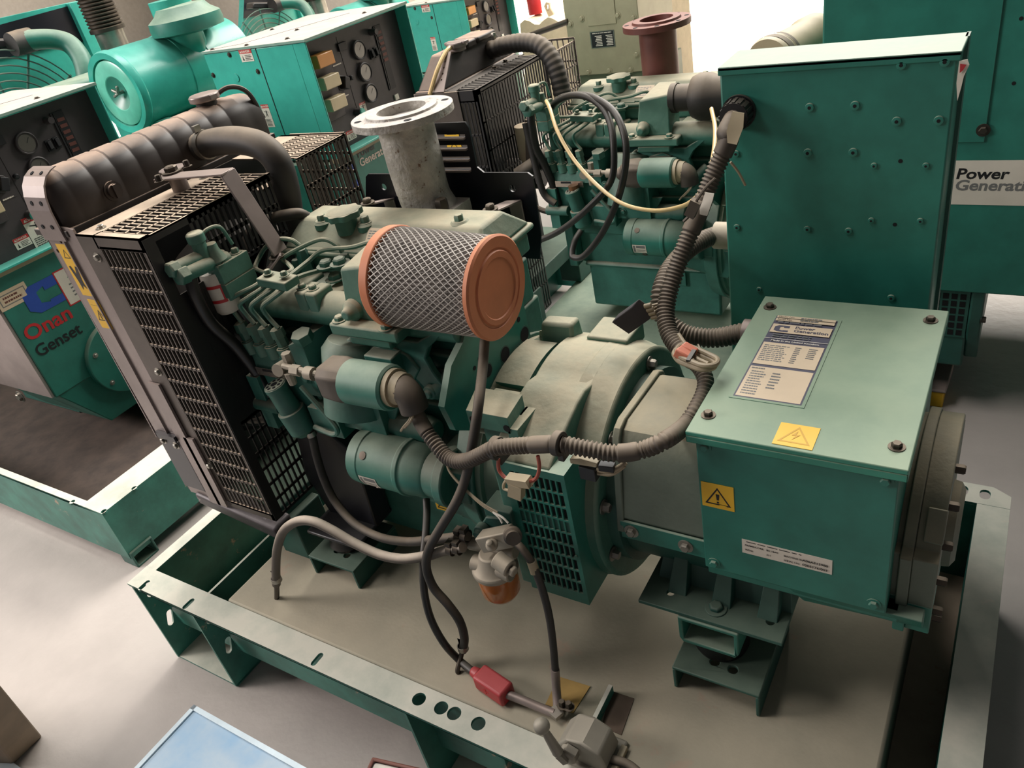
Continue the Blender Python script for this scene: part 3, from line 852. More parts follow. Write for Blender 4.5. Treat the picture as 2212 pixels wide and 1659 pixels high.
# ================================================================== engine
m = MB()
m.box(0.43, 0.872, 0.335, 0.56, 0.20, 0.52)
m.box(0.45, 0.86, 0.325, 0.34, 0.30, 0.42)
m.box(0.42, 0.87, 0.35, 0.55, 0.52, 0.60)
for i in range(4):
    m.lathe((0.50 + i * 0.10, 0.335, 0.46), -Y, [(0, 0.035), (0.01, 0.03)], 20)
    m.lathe((0.50 + i * 0.10, 0.335, 0.36), -Y, [(0, 0.022), (0.008, 0.02)], 20)
m.box(0.40, 0.43, 0.30, 0.56, 0.20, 0.56)
block = m.build('engine_block', TEAL_ENG, G1, bevel=0.006)
m = MB()
m.box(0.45, 0.86, 0.33, 0.55, 0.055, 0.2)
m.box(0.44, 0.872, 0.322, 0.56, 0.192, 0.206)
pan = m.build('oil_pan', TEAL_ENG, G1, bevel=0.008)
p0 = S(945, 1090, y=0.325)
st = Sticker((p0.x, 0.3213, 0.155), X, Z, 0.045, 0.04, YELLOW)
st.triangle(0.02, 0.014, 0.019, INK, YELLOW, 0.12)
MB().box(p0.x - 0.004, p0.x + 0.06, 0.322, 0.332, 0.15, 0.196).build('pan_plate', TEAL_ENG, pan)
st.build('pan_warning_sticker', pan, 'yellow triangle sticker low on the oil pan')
# valve cover
m = MB()
b = [(0.405, 0.425), (0.868, 0.425), (0.868, 0.585), (0.405, 0.585)]
m.hexa([(x, y, 0.648) for x, y in b] + [(0.428, 0.472, 0.691), (0.848, 0.466, 0.691), (0.848, 0.535, 0.691), (0.428, 0.535, 0.691)])
m.box(0.402, 0.872, 0.420, 0.59, 0.636, 0.648)
m.box(0.42, 0.865, 0.43, 0.575, 0.60, 0.636)
vc = m.build('valve_cover', TEAL_CAST, G1, bevel=0.006, seg=3)
cp = V((0.555, 0.462, 0.672))
m = MB()
m.lathe(cp, Z, [(0, 0.021), (0.028, 0.021), (0.03, 0.024)], 28)
prof = []
for k in range(64):
    a = 2 * pi * k / 64
    r = 0.0335 + 0.0022 * cos(8 * a)
    prof.append((cp.x + r * cos(a), cp.y + r * sin(a), cp.z + 0.03))
m.prism(prof, (0, 0, 0.011))
m.lathe(cp + Z * 0.041, Z, [(0, 0.03), (0.003, 0.022), (0.004, 0.01)], 28)
m.build('oil_filler_cap', TEAL_CAST, vc, bevel=0.002)
for u, v in ((697, 478), (790, 482)):
    q = S(u, v, z=0.688)
    m = MB(); m.lathe(q - Z * 0.012, Z, [(0, 0.017), (0.01, 0.017), (0.014, 0.013)], 24); m.hexbolt(q + Z * 0.001, Z, 0.0085, 0.012, True); m.build('cover_nut', TEAL_CAST, vc)
q = S(993, 480, z=0.69)
m = MB(); m.lathe(q - Z * 0.010, Z, [(0, 0.017), (0.01, 0.017), (0.014, 0.013)], 24); m.hexbolt(q + Z * 0.002, Z, 0.0085, 0.012, True); m.build('cover_nut', TEAL_CAST, vc)
# paper sticker on the slope of the cover
n_ = V((0, -0.045, 0.047)).normalized(); up_ = V((0, 0.047, 0.043)).normalized()
q0 = S(783, 518, y=0.436)
st = Sticker((q0.x, 0.434, 0.6585), X, V((0, 0.043, 0.040)), 0.052, 0.036, CREAM)
st.lines(0.004, 0.048, 0.004, 0.032, 6, GREYINK, 0.4, 5)
st.build('valve_cover_notice', vc, 'small cream paper notice')
# intake manifold along the near side of the head
m = MB()
m.tube([(0.425, 0.33, 0.590), (0.60, 0.33, 0.590), (0.88, 0.33, 0.590)], 0.031, 24, raw=True)
for i in range(4):
    m.box(0.46 + i * 0.1, 0.50 + i * 0.1, 0.335, 0.42, 0.572, 0.608)
for u, v in ((655, 620), (685, 643)):
    q = S(u, v, y=0.315); m.box(q.x - 0.013, q.x + 0.013, 0.30, 0.345, 0.59, 0.632)
m.box(0.40, 0.435, 0.30, 0.36, 0.56, 0.618)
man = m.build('intake_manifold', TEAL_CAST, G1, bevel=0.004)
for u, v in ((652, 618), (683, 643)):
    q = S(u, v, y=0.318); bolt('manifold_bolt', V((q.x, 0.318, 0.632)), Z, 0.007, 0.008, TEAL_CAST, man)
# intake elbow with flange
m = MB()
m.hexa([(0.668, 0.292, 0.598), (0.762, 0.292, 0.598), (0.762, 0.365, 0.598), (0.668, 0.365, 0.598), (0.682, 0.297, 0.688), (0.762, 0.297, 0.70), (0.762, 0.365, 0.715), (0.712, 0.365, 0.715)])
m.lathe((0.69, 0.289, 0.618), -Y, [(-0.01, 0.02), (0.004, 0.018), (0.012, 0.01), (0.02, 0.01)], 20)
el = m.build('intake_elbow', TEAL_CAST, G1, bevel=0.006, seg=3)
m = MB()
m.hexa([(0.645, 0.268, 0.578), (0.79, 0.268, 0.578), (0.79, 0.372, 0.578), (0.645, 0.372, 0.578), (0.645, 0.268, 0.600), (0.79, 0.268, 0.600), (0.79, 0.372, 0.600), (0.645, 0.372, 0.600)])
m.box(0.675, 0.765, 0.275, 0.34, 0.560, 0.578)
m.build('elbow_flange', TEAL_CAST, el, bevel=0.004)
for x, y in ((0.660, 0.282), (0.765, 0.277)):
    bolt('flange_bolt', (x, y, 0.60), Z, 0.0085, 0.009, TEAL_CAST, el)
# mesh air filter lying on the elbow outlet
fa = V((0.758, 0.331, 0.664)); fb = V((0.956, 0.331, 0.660))
fd = (fb - fa).normalized(); FL = (fb - fa).length
R0, R1 = 0.0805, 0.0755
m = MB()
m.lathe(fa, fd, [(0, 0.03), (0, R0), (0.018, R0 + 0.001), (0.018, R0 - 0.003), (0.0181, 0.03)], 64)
flt = m.build('air_filter', COPPER, G1, bevel=0.002)
m = MB()
vs = []; nn = 150
for k in range(nn):
    a = 2 * pi * k / nn; rr = (0.93 if k % 2 else 0.975)
    u_, w_v = frame(fd)
    e_ = u_ * cos(a) + w_v * sin(a)
    vs.append(fa + fd * 0.016 + e_ * (R0 - 0.003) * rr)
for k in range(nn):
    a = 2 * pi * k / nn; rr = (0.93 if k % 2 else 0.975)
    e_ = u_ * cos(a) + w_v * sin(a)
    vs.append(fb - fd * 0.01 + e_ * (R1 - 0.002) * rr)
m.add(vs, [(k, (k + 1) % nn, nn + (k + 1) % nn, nn + k) for k in range(nn)])
m.build('pleated_paper', PLEAT, flt, smooth=False)
m = MB()
NW, ns = 46, 26
for sgn in (1, -1):
    for k in range(NW):
        path = []
        for i in range(ns + 1):
            t = i / ns
            a = 2 * pi * k / NW + sgn * t * 1.75
            r = (R0 - 0.002) * (1 - t) + (R1 - 0.0005) * t
            path.append(fa + fd * (0.016 + t * (FL - 0.026)) + (u_ * cos(a) + w_v * sin(a)) * r)
        m.tube(path, 0.00085, 4, raw=True, cap=False)
m.build('wire_mesh', MESHGREY, flt)
m = MB()
m.lathe(fb - fd * 0.014, fd, [(0.006, R1 - 0.002), (0.006, R1 + 0.002), (0.013, R1 + 0.003), (0.016, R1), (0.016, R1 * 0.80), (0.0145, R1 * 0.78), (0.0145, R1 * 0.74), (0.017, R1 * 0.72), (0.017, R1 * 0.62), (0.0155, R1 * 0.60), (0.0155, 0.001)], 64, cap1=True)
m.build('end_cap', COPPER, flt, angle=28)
m = MB()
hx0, hx1, hy0, hy1, hz0_, hz1_ = 0.393, 0.426, 0.262, 0.332, 0.628, 0.690
m.box(hx0, hx1, hy0, hy1, hz0_, 0.655)
m.box(hx0 + .001, hx1 - .001, hy0 + .001, hy1 - .001, 0.655, 0.657)
m.box(hx0, hx1, hy0, hy1, 0.657, hz1_)
m.tube([(0.408, 0.30, 0.688), (0.408, 0.26, 0.697), (0.408, 0.212, 0.702)], 0.0135, 16, raw=True)
m.lathe((0.408, 0.214, 0.702), V((0, -1, 0.1)), [(0, 0.0165), (0.018, 0.0165), (0.02, 0.013)], 6)
m.tube([(0.398, 0.30, 0.692), (0.40, 0.26, 0.712), (0.402, 0.205, 0.716)], 0.0115, 16, raw=True)
m.lathe((0.402, 0.207, 0.716), V((0, -1, 0.1)), [(0, 0.014), (0.016, 0.014), (0.018, 0.011)], 6)
m.lathe((0.408, 0.278, 0.695), Z, [(0, 0.02), (0.02, 0.012), (0.032, 0.011), (0.032, 0.006)], 20)
m.lathe((0.402, 0.262, 0.702), Z, [(0, 0.0125), (0.035, 0.0125), (0.035, 0.0155), (0.05, 0.0155), (0.053, 0.012)], 20)
fh = m.build('fuel_filter_head', TEAL_CAST, G1, bevel=0.0025)
for x, y in ((0.418, 0.272), (0.412, 0.318)):
    bolt('filter_bolt', (x, y, 0.690), Z, 0.007, 0.010, TEAL_CAST, fh)
MB().tube([(0.404, 0.268, 0.742), (0.408, 0.285, 0.750), (0.412, 0.308, 0.744), (0.413, 0.318, 0.708)], 0.0034, 8).build('bleed_pipe', TEAL_CAST, fh)
CX, CY_ = 0.390, 0.274
m = MB(); m.lathe((CX, CY_, 0.676), -Z, [(0, 0.024), (0.008, 0.0255), (0.072, 0.0255), (0.08, 0.020)], 32)
can = m.build('fuel_filter_canister', WHITE, G1, angle=40)
m = MB()
for z0, z1, a0, a1 in ((0.650, 0.656, -2.2, 0.5), (0.628, 0.650, -0.6, 0.5), (0.622, 0.628, -2.0, -0.4)):
    vs = []; k_ = 12
    for z in (z0, z1):
        for i in range(k_ + 1):
            a = a0 + (a1 - a0) * i / k_
            vs.append((CX + 0.0258 * cos(a), CY_ + 0.0258 * sin(a), z))
    m.add(vs, [(i, i + 1, k_ + 2 + i, k_ + 1 + i) for i in range(k_)])
m.build('canister_print', RED, can)
# black hoses under the filter head
m = MB()
m.tube([(0.404, 0.222, 0.70), (0.404, 0.215, 0.66), (0.40, 0.222, 0.60), (0.405, 0.245, 0.54), (0.415, 0.258, 0.47), (0.42, 0.26, 0.42)], 0.011, 12)
m.build('fuel_line', RUBBER_CLEAN, G1)
m = MB()
m.bar(S(440, 600, y=0.27), S(512, 830, y=0.262), 0.022, 0.008, up=(0, -1, 0.3))
m.tube([S(508, 815, y=0.26), S(525, 850, y=0.258), S(570, 875, y=0.255), S(590, 868, y=0.252)], 0.008, 10)
m.build('belt_bracket', DARKSTEEL, G1, bevel=0.003)
m = MB()
m.tube([S(535, 550, y=0.40), S(540, 505, y=0.42), S(580, 475, y=0.44), S(640, 462, y=0.47), S(665, 470, y=0.49)], 0.011, 14)
m.build('breather_hose', RUBBER, G1)
# injection pump
m = MB()
m.box(0.40, 0.53, 0.262, 0.335, 0.40, 0.505)
m.hexa([(0.40, 0.255, 0.485), (0.535, 0.255, 0.485), (0.535, 0.32, 0.485), (0.40, 0.32, 0.485), (0.405, 0.262, 0.515), (0.53, 0.262, 0.515), (0.53, 0.315, 0.515), (0.405, 0.315, 0.515)])
m.box(0.395, 0.425, 0.245, 0.33, 0.35, 0.47)
m.hexa([(0.53, 0.262, 0.44), (0.565, 0.262, 0.44), (0.58, 0.335, 0.44), (0.53, 0.335, 0.44), (0.53, 0.262, 0.545), (0.56, 0.268, 0.555), (0.575, 0.33, 0.56), (0.53, 0.33, 0.55)])
m.lathe((0.64, 0.30, 0.50), V((0.1, 0.3, 1)), [(-0.09, 0.058), (0.03, 0.058), (0.048, 0.046), (0.05, 0.02)], 28)
m.box(0.60, 0.70, 0.262, 0.33, 0.38, 0.47)
m.lathe((0.56, 0.275, 0.56), V((0, -.2, 1)), [(-0.01, 0.019), (0.008, 0.019)], 6)
for x, z in ((0.545, 0.478), (0.575, 0.478), (0.60, 0.43), (0.62, 0.40)):
    m.hexbolt((x, 0.262, z), -Y, 0.007, 0.006)
pump = m.build('injection_pump', TEAL_ENG, G1, bevel=0.005)
st = Sticker((0.425, 0.2525, 0.474), X, Z, 0.088, 0.017, BRIGHT)
st.rect(0.018, 0.010, 0.050, 0.0155, INK)
st.build('pump_plate', pump, 'bright metal maker plate')
pump_pts = [(523, 699), (550, 703), (575, 708), (602, 712)]
for u, v in pump_pts:
    q = S(u, v, y=0.270)
    m = MB()
    m.lathe(q - Z * 0.055, V((-.12, 0, 1)), [(0, 0.013), (0.022, 0.013), (0.022, 0.0105), (0.04, 0.0105), (0.04, 0.013), (0.056, 0.012), (0.058, 0.008)], 6)
    m.lathe(q - Z * 0.06, V((-.12, 0, 1)), [(0, 0.0155), (0.024, 0.0155)], 12)
    m.build('delivery_valve', TEAL_CAST, pump)
# four injection lines and their clamp
CY = 0.302
lines_ = [
    [(523, 697, .270), (506, 675, .270), (491, 655, .266), (510, 638, .275), (545, 621, .288), (567, 608, CY), (592, 596, .325), (563, 586, .345), (552, 577, .36), (560, 556, .38), (575, 533, .39), (600, 517, .40), (628, 518, .405), (647, 530, .41)],
    [(550, 700, .270), (532, 679, .270), (518, 658, .266), (536, 643, .275), (563, 626, .288), (583, 610, CY), (612, 594, .325), (631, 583, .345), (622, 570, .38), (611, 558, .385), (647, 536, .395), (695, 517, .405), (727, 529, .41), (740, 545, .41)],
    [(575, 705, .270), (556, 684, .270), (542, 663, .266), (560, 645, .275), (584, 629, .288), (601, 614, CY), (628, 594, .325), (665, 565, .38), (697, 541, .40), (760, 534, .405), (796, 524, .41), (818, 526, .42)],
    [(602, 709, .270), (582, 688, .270), (567, 664, .266), (585, 647, .275), (606, 631, .288), (620, 617, CY), (645, 598, .325), (695, 583, .38), (740, 573, .40), (762, 570, .42)],
]
for pl in lines_:
    MB().tube([S(u, v, y=y) for u, v, y in pl], 0.0042, 8, n=6).build('injection_line', TEAL_CAST, pump)
m = MB()
a, b = S(570, 601, y=CY), S(632, 612, y=CY)
m.bar(a, b, 0.034, 0.016)
cl = m.build('line_clamp', TEAL_CAST, pump, bevel=0.002)
for u, v in ((582, 598), (617, 602)):
    q = S(u, v, y=CY); bolt('clamp_bolt', q + Z * 0.006, Z, 0.006, 0.008, TEAL_CAST, cl)
q = S(533, 606, y=0.335); bolt('pump_bolt', q, Z, 0.011, 0.012, DARKSTEEL, pump)
for u, v in ((651, 541), (742, 552), (640, 562)):
    q = S(u, v, y=0.415)
    m = MB(); m.lathe(q - Z * 0.06, Z, [(0, 0.013), (0.05, 0.013), (0.062, 0.009)], 6); m.build('injector', TEAL_ENG, vc)
MB().tube([S(648, 540, y=.43), S(690, 541, y=.43), S(790, 548, y=.43)], 0.006, 10).build('leak_off_rail', TEAL_CAST, vc)
for u, v in ((706, 575), (735, 570), (725, 603)):
    q = S(u, v, y=0.385); bolt('head_bolt', q, Z, 0.012, 0.012, TEAL_ENG, block)
# feed pump and linkage
m = MB()
fpa, fpb = S(593, 832, y=0.235), S(655, 925, y=0.245)
ax = (fpb - fpa)
m.lathe(fpa, ax, [(0, 0.021), (0.008, 0.021), (0.012, 0.0195), (ax.length * .55, 0.021), (ax.length * .55, 0.026), (ax.length, 0.026), (ax.length + .012, 0.016)], 24)
m.lathe(fpa, -ax, [(0, 0.021), (0.002, 0.02)], 8)
m.lathe(S(570, 872, y=0.25), X, [(-0.02, 0.014), (0.05, 0.014)], 12)
m.box(0.53, 0.60, 0.25, 0.31, 0.36, 0.42)
fp = m.build('feed_pump', TEAL_ENG, G1, bevel=0.003)
m = MB(); n_ = -ax.normalized()
u2, w2 = frame(n_)
for k in range(8):
    c = fpa + n_ * 0.0022 + (u2 * cos(pi * k / 4) + w2 * sin(pi * k / 4)) * 0.0135
    m.lathe(c, n_, [(0, 0.0035), (0.0004, 0.0035)], 8)
m.lathe(fpa + n_ * 0.0022, n_, [(0, 0.0065), (0.0004, 0.0065)], 14)
m.build('knob_hole', HOLE, fp)
MB().tube([S(650, 835, y=.25), S(690, 880, y=.245), S(727, 925, y=.24), S(720, 938, y=.24), S(680, 922, y=.245)], 0.005, 8).build('return_pipe', TEAL_ENG, fp)
m = MB()
la, lb = S(612, 790, y=0.225), S(700, 812, y=0.222)
m.tube([la, lb], 0.0055, 10, raw=True)
m.lathe(S(608, 795, y=.228), V((0.2, -1, 0.2)), [(-0.015, 0.012), (0.012, 0.012)], 12)
m.lathe(S(640, 800, y=.224), V((1, 0, 0)), [(-0.01, 0.010), (0.01, 0.010)], 6)
m.lathe(S(622, 775, y=.235), Z, [(-0.01, 0.009), (0.012, 0.009)], 6)
m.lathe(S(628, 815, y=.225), -Z, [(-0.01, 0.009), (0.014, 0.007)], 8)
m.lathe(S(668, 806, y=.223), X, [(-0.006, 0.012), (0.012, 0.012)], 12)
m.build('stop_linkage', ALLOY, G1)
# fuel shut-off solenoid
sa, sb = S(700, 812, y=0.222), S(862, 838, y=0.222)
sd = (sb - sa).normalized()
m = MB()
c = S(737, 820, y=0.222)
m.lathe(S(690, 811, y=.222), sd, [(0, 0.012), (0.012, 0.02), (0.02, 0.02)], 14)
us, ws = frame(sd)
up = Z - sd * Z.dot(sd); up.normalize(); si = sd.cross(up)
def oct_(p, r): return [p + (si * sx_ + up * sz_) * r for sx_, sz_ in ((-1, -.6), (-.6, -1), (.6, -1), (1, -.6), (1, .6), (.6, 1), (-.6, 1), (-1, .6))]
secs = [oct_(S(706, 812, y=.222), 0.024), oct_(S(716, 815, y=.222), 0.032), oct_(S(745, 820, y=.222), 0.034), oct_(S(768, 824, y=.222), 0.030)]
vs = [p for s_ in secs for p in s_]
m.add(vs, [(i * 8 + k, i * 8 + (k + 1) % 8, (i + 1) * 8 + (k + 1) % 8, (i + 1) * 8 + k) for i in range(3) for k in range(8)] + [tuple(range(8)), tuple(24 + k for k in range(8))])
sol = m.build('solenoid_boot', CONDUIT, G1, bevel=0.004, seg=3)
m = MB(); q = S(757, 823, y=.222); m.lathe(q, sd, [(0, 0.034), (0.004, 0.0375), (0.088, 0.0375), (0.092, 0.034)], 32); m.build('solenoid_body', TEAL, sol)
m = MB(); q = S(828, 833, y=.222); m.lathe(q, sd, [(0, 0.031), (0.03, 0.031), (0.03, 0.027), (0.045, 0.025)], 28); m.build('solenoid_collar', BEIGEPLASTIC, sol)
m = MB()
m.tube([S(848, 838, y=.222), S(868, 840, y=.22), S(885, 856, y=.218), S(896, 884, y=.216)], 0.023, 18)
m.build('elbow_boot', CONDUIT, sol)
m = MB(); m.tube([S(890, 893, y=.20), S(884, 908, y=.195), S(872, 922, y=.195), S(866, 931, y=.195)], 0.002, 6); m.tube([S(893, 893, y=.20), S(888, 908, y=.195), S(874, 924, y=.195)], 0.002, 6); m.build('loose_wire', WIRE, sol)
# bracket castings right of the pump
m = MB()
def plate(px, y, t, mm):
    mm.prism([S(u, v, y=y) for u, v in px], (0, t, 0))
plate([(758, 735), (775, 722), (900, 740), (940, 716), (955, 722), (925, 752), (918, 775), (935, 805), (958, 835), (945, 858), (920, 842), (880, 800), (840, 775), (770, 760)], 0.30, 0.014, m)
plate([(790, 755), (835, 745), (880, 770), (905, 800), (890, 830), (840, 815), (790, 790)], 0.295, 0.03, m)
m.tube([S(935, 850, y=.30), S(990, 795, y=.33)], 0.014, 12, raw=True)
for u, v in ((765, 742), (932, 845), (790, 800)):
    m.lathe(S(u, v, y=.298), -Y, [(-0.02, 0.013), (0.008, 0.013), (0.008, 0.008), (0.014, 0.008)], 12)
m.box(0.70, 0.76, 0.27, 0.31, 0.50, 0.545)
m.build('engine_bracket', TEAL_ENG, G1, bevel=0.004)
m = MB()
plate([(680, 835), (720, 850), (760, 880), (850, 900), (835, 935), (760, 920), (700, 880)], 0.285, 0.03, m)
plate([(800, 870), (860, 880), (845, 935), (800, 925)], 0.28, 0.01, m)
for u, v in ((745, 880), (790, 905), (700, 850)):
    m.lathe(S(u, v, y=.284), -Y, [(-0.01, 0.012), (0.006, 0.012), (0.006, 0.008), (0.012, 0.008)], 8)
m.build('oil_cooler_bracket', TEAL_ENG, G1, bevel=0.004)
# starter motor
ta, tb = S(792, 988, y=0.25), S(955, 1034, y=0.25)
td = X
m = MB()
c = V((0.632, 0.25, 0.333))
m.lathe(c, X, [(0, 0.040), (0.006, 0.050), (0.03, 0.052), (0.031, 0.0505), (0.112, 0.0505), (0.114, 0.0525), (0.122, 0.0525), (0.124, 0.049), (0.165, 0.046), (0.17, 0.042)], 40)
stt = m.build('starter_motor', TEAL, G1, bevel=0.001, angle=35)
m = MB()
m.lathe(c + X * 0.168, X, [(0, 0.043), (0.03, 0.045), (0.03, 0.053), (0.05, 0.053)], 32)
m.box(0.80, 0.875, 0.235, 0.34, 0.29, 0.36)
m.lathe((0.66, 0.295, 0.385), X, [(0, 0.026), (0.11, 0.026), (0.13, 0.02)], 24)
m.build('starter_nose', TEAL_ENG, stt, bevel=0.003)
m = MB()
def on_cyl(x, a, r=0.0512): return V((c.x + x, c.y - r * cos(a), c.z + r * sin(a)))
def cyl_patch(mm, x0, x1, a0, a1, r, k=6):
    vs = [on_cyl(x0, a0 + (a1 - a0) * i / k, r) for i in range(k + 1)] + [on_cyl(x1, a0 + (a1 - a0) * i / k, r) for i in range(k + 1)]
    mm.add(vs, [(i, i + 1, k + 2 + i, k + 1 + i) for i in range(k)])
cyl_patch(m, 0.033, 0.072, -0.55, 0.0, 0.0512); m.mat(1); cyl_patch(m, 0.044, 0.070, -0.2, -0.05, 0.0514); cyl_patch(m, 0.044, 0.070, -0.34, -0.30, 0.0514); cyl_patch(m, 0.044, 0.066, -0.45, -0.42, 0.0514); cyl_patch(m, 0.035, 0.041, -0.48, -0.06, 0.0514)
m.build('starter_label', [WHITE, GREYINK], stt)
for x, a in ((0.045, 0.78), (0.062, -0.72)):
    p = on_cyl(x, a, 0.0505); d = (p - V((p.x, c.y, c.z))).normalized()
    MB().lathe(p, d, [(0, 0.0075), (0.0012, 0.0075), (0.0014, 0.004)], 14).build('starter_plug', DARKSTEEL, stt)
# rear engine plate with lightening holes
px_ = 0.885
m = MB()
out = [S(u, v, x=px_) for u, v in ((1040, 640), (1128, 638), (1140, 700), (1152, 748), (1105, 802), (1072, 850), (1050, 900), (1035, 930), (985, 930), (960, 880), (975, 790), (1000, 740), (1010, 690))]
m.prism(out, (-0.012, 0, 0))
m.mat(1)
for u, v, r in ((1120, 690, .005), (1133, 722, .0135), (1091, 765, .0135), (1054, 800, .0115), (1036, 775, .005), (1025, 795, .004)):
    m.lathe(S(u, v, x=px_), X, [(0.0, r), (0.0006, r * 0.96)], 20)
m.mat(2)
for u, v, r in ((1133, 722, .0155), (1091, 765, .0155), (1054, 800, .0135)):
    m.lathe(S(u, v, x=px_), X, [(-0.001, r), (0.0003, r)], 24)
m.build('rear_engine_plate', [TEAL, HOLE, TEAL_DARK], G1)
m = MB(); m.lathe((0.845, AY, AZ), X, [(0, 0.19), (0.04, 0.2)], 48); m.build('flywheel_housing', TEAL_ENG, G1, bevel=0.003)
m = MB(); m.prism([S(u, v, y=0.25) for u, v in ((905, 1035), (1075, 1080), (1110, 1120), (1090, 1160), (1000, 1120), (930, 1085), (890, 1070))], (0, 0.1, 0)); m.build('housing_skirt', TEAL_ENG, G1, bevel=0.01)
# front support leg (dark)
m = MB()
m.prism([(0.44, 0.275, 0.38), (0.50, 0.275, 0.36), (0.575, 0.275, 0.30), (0.56, 0.275, 0.10), (0.43, 0.275, 0.10), (0.40, 0.275, 0.2)], (0, 0.05, 0))
m.box(0.42, 0.56, 0.21, 0.33, 0.098, 0.106)
m.build('engine_leg', BLACK_CLEAN, G1, bevel=0.003)
# exhaust pipe with flange
ex = V((0.632, 0.60, 0))
m = MB()
m.lathe((ex.x, ex.y, 0.832), Z, [(0, 0.050), (0, 0.093), (0.013, 0.093), (0.0135, 0.066), (0.0175, 0.065), (0.0175, 0.045), (-0.05, 0.043)], 56, cap0=False, cap1=False)
m.lathe((ex.x, ex.y, 0.70), Z, [(0, 0.049), (0.05, 0.0515), (0.133, 0.0515)], 40)
m.tube([(ex.x, ex.y, 0.72), (ex.x + 0.004, ex.y, 0.68), (ex.x + 0.02, ex.y, 0.645), (ex.x + 0.03, ex.y, 0.61)], 0.049, 28)
m.box(ex.x + 0.0, ex.x + 0.075, ex.y - 0.055, ex.y + 0.04, 0.640, 0.668)
m.mat(1)
m.lathe((ex.x, ex.y, 0.80), Z, [(0, 0.0445), (0.002, 0.0445)], 40)
for k in range(4):
    a = pi / 4 + k * pi / 2
    m.lathe((ex.x + 0.08 * cos(a), ex.y + 0.08 * sin(a), 0.845), Z, [(0, 0.0075), (0.0006, 0.007)], 14)
exh = m.build('exhaust_pipe', [PIPEGREY, HOLE], G1, bevel=0.0015)
m = MB(); m.hexbolt((ex.x + 0.062, ex.y - 0.03, 0.668), Z, 0.013, 0.026, False); m.build('exhaust_bolt', DARKSTEEL, exh)
# black bracket plate with a slotted tab behind the exhaust
m = MB()
by = 0.665
pl = [(790, 500), (790, 382), (795, 376), (925, 376), (925, 267), (1004, 264), (1013, 277), (1030, 361), (1045, 373), (1139, 373), (1150, 381), (1168, 506), (1166, 560), (860, 540)]
hl = []
for v0, v1, u0, u1 in ((290, 297, 932, 1005), (313, 320, 935, 1010), (338, 344, 940, 1015), (361, 367, 943, 1018)):
    hl.append([S(u0, v1, y=by), S(u1, v1 - 1, y=by), S(u1 - 1, v0, y=by), S(u0, v0 + 1, y=by)])
hl.append(circle(S(829, 404, y=by), X, Z, 0.007, 14)); hl.append(circle(S(1107, 407, y=by), X, Z, 0.007, 14))
m.prism([S(u, v, y=by) for u, v in pl], (0, 0.004, 0), hl)
brk = m.build('support_plate', BLACK_CLEAN, G1)
for v1, u0, u1 in ((297, 932, 1005), (320, 935, 1010), (344, 940, 1015), (367, 943, 1018)):
    a, b = S(u0, v1, y=by), S(u1, v1 - 1, y=by)
    MB().bar(a + V((0, -.003, -.002)), b + V((0, -.003, -.002)), 0.008, 0.003).build('louvre_lip', FLANGE, brk)
for u0, v0, u1, v1, w0, t0 in ((795, 441, 832, 431, 845, 470), (1060, 455, 1105, 434, 1128, 500)):
    m = MB()
    a = S(u0, v0, y=0.56); b = S(u1 + 6, v1, y=by - 0.008)
    m.bar(a, b, 0.03, 0.004)
    c = S(w0, t0, y=by - 0.004)
    m.box(b.x - 0.014, b.x + 0.014, by - 0.008, by - 0.004, c.z, b.z)
    m.build('plate_clip', FLANGE, brk, bevel=0.001)
    bolt('clip_bolt', a + Z * 0.002, Z, 0.009, 0.01, DARKSTEEL, brk)
q = S(1121, 493, y=by - 0.008); bolt('clip_bolt', q, -Y, 0.009, 0.01, DARKSTEEL, brk)
# ================================================================== wiring, hoses and small gear on the near set
# control box standing behind the alternator
bx0, bx1, by0, by1, bz0, bz1 = 1.175, 1.490, 0.70, 0.795, 0.30, 0.857
m = MB()
m.box(bx0, bx1, by0, by1, bz0, bz1 - 0.004)
cbox = m.build('control_box', TEAL, G1, bevel=0.003)
m = MB(); m.box(bx0 - 0.002, bx1 + 0.004, by0 - 0.003, by1 + 0.004, bz1 - 0.006, bz1); m.box(bx0 - 0.002, bx1 + 0.004, by0 - 0.003, by0, bz1 - 0.012, bz1); m.build('box_hood', TEAL, cbox, bevel=0.0015)
m = MB(); m.box(bx1, bx1 + 0.005, by1 - 0.02, by1 + 0.006, bz0, bz1); m.build('box_door_edge', TEAL_DARK, cbox)
m = MB(); m.box(1.20, 1.25, 0.74, 0.79, -0.002, 0.30); m.box(1.42, 1.47, 0.74, 0.79, -0.002, 0.30); m.box(1.19, 1.48, 0.73, 0.815, -0.001, 0.004); m.build('box_stand', TEAL_DARK, cbox, bevel=0.002)
for u, v, r in ((1947, 140, 7), (2041, 133, 7), (1749, 232, 7), (1847, 228, 7), (1937, 262, 7), (2028, 260, 7), (1745, 330, 7), (1843, 329, 7), (1888, 358, 5), (2000, 358, 5), (1592, 491, 6), (1744, 495, 6), (1833, 499, 6), (1882, 476, 5), (1988, 477, 5), (1640, 625, 5), (1925, 643, 6), (1590, 332, 6)):
    q = S(u, v, y=by0); rr = r / 1682 * 1.22
    m = MB(); m.lathe(q, -Y, [(0, rr * 1.3), (0.0025, rr * 1.2), (0.003, rr * .8)], 18); m.mat(1); m.lathe(q - Y * 0.003, -Y, [(0, rr * .5), (0.0003, rr * .45)], 12)
    m.build('rivet_nut', [TEAL, HOLE], cbox)
m = MB()
for u, v in ((1945, 348), (1933, 485)):
    m = MB(); m.lathe(S(u, v, y=by0), -Y, [(0, 0.003), (0.0004, 0.003)], 12); m.build('bolt_hole', HOLE, cbox)
gl = S(1597, 241, y=by0)
m = MB()
m.lathe(gl, -Y, [(0, 0.026), (0.006, 0.026), (0.006, 0.0225), (0.03, 0.0215), (0.03, 0.015)], 32)
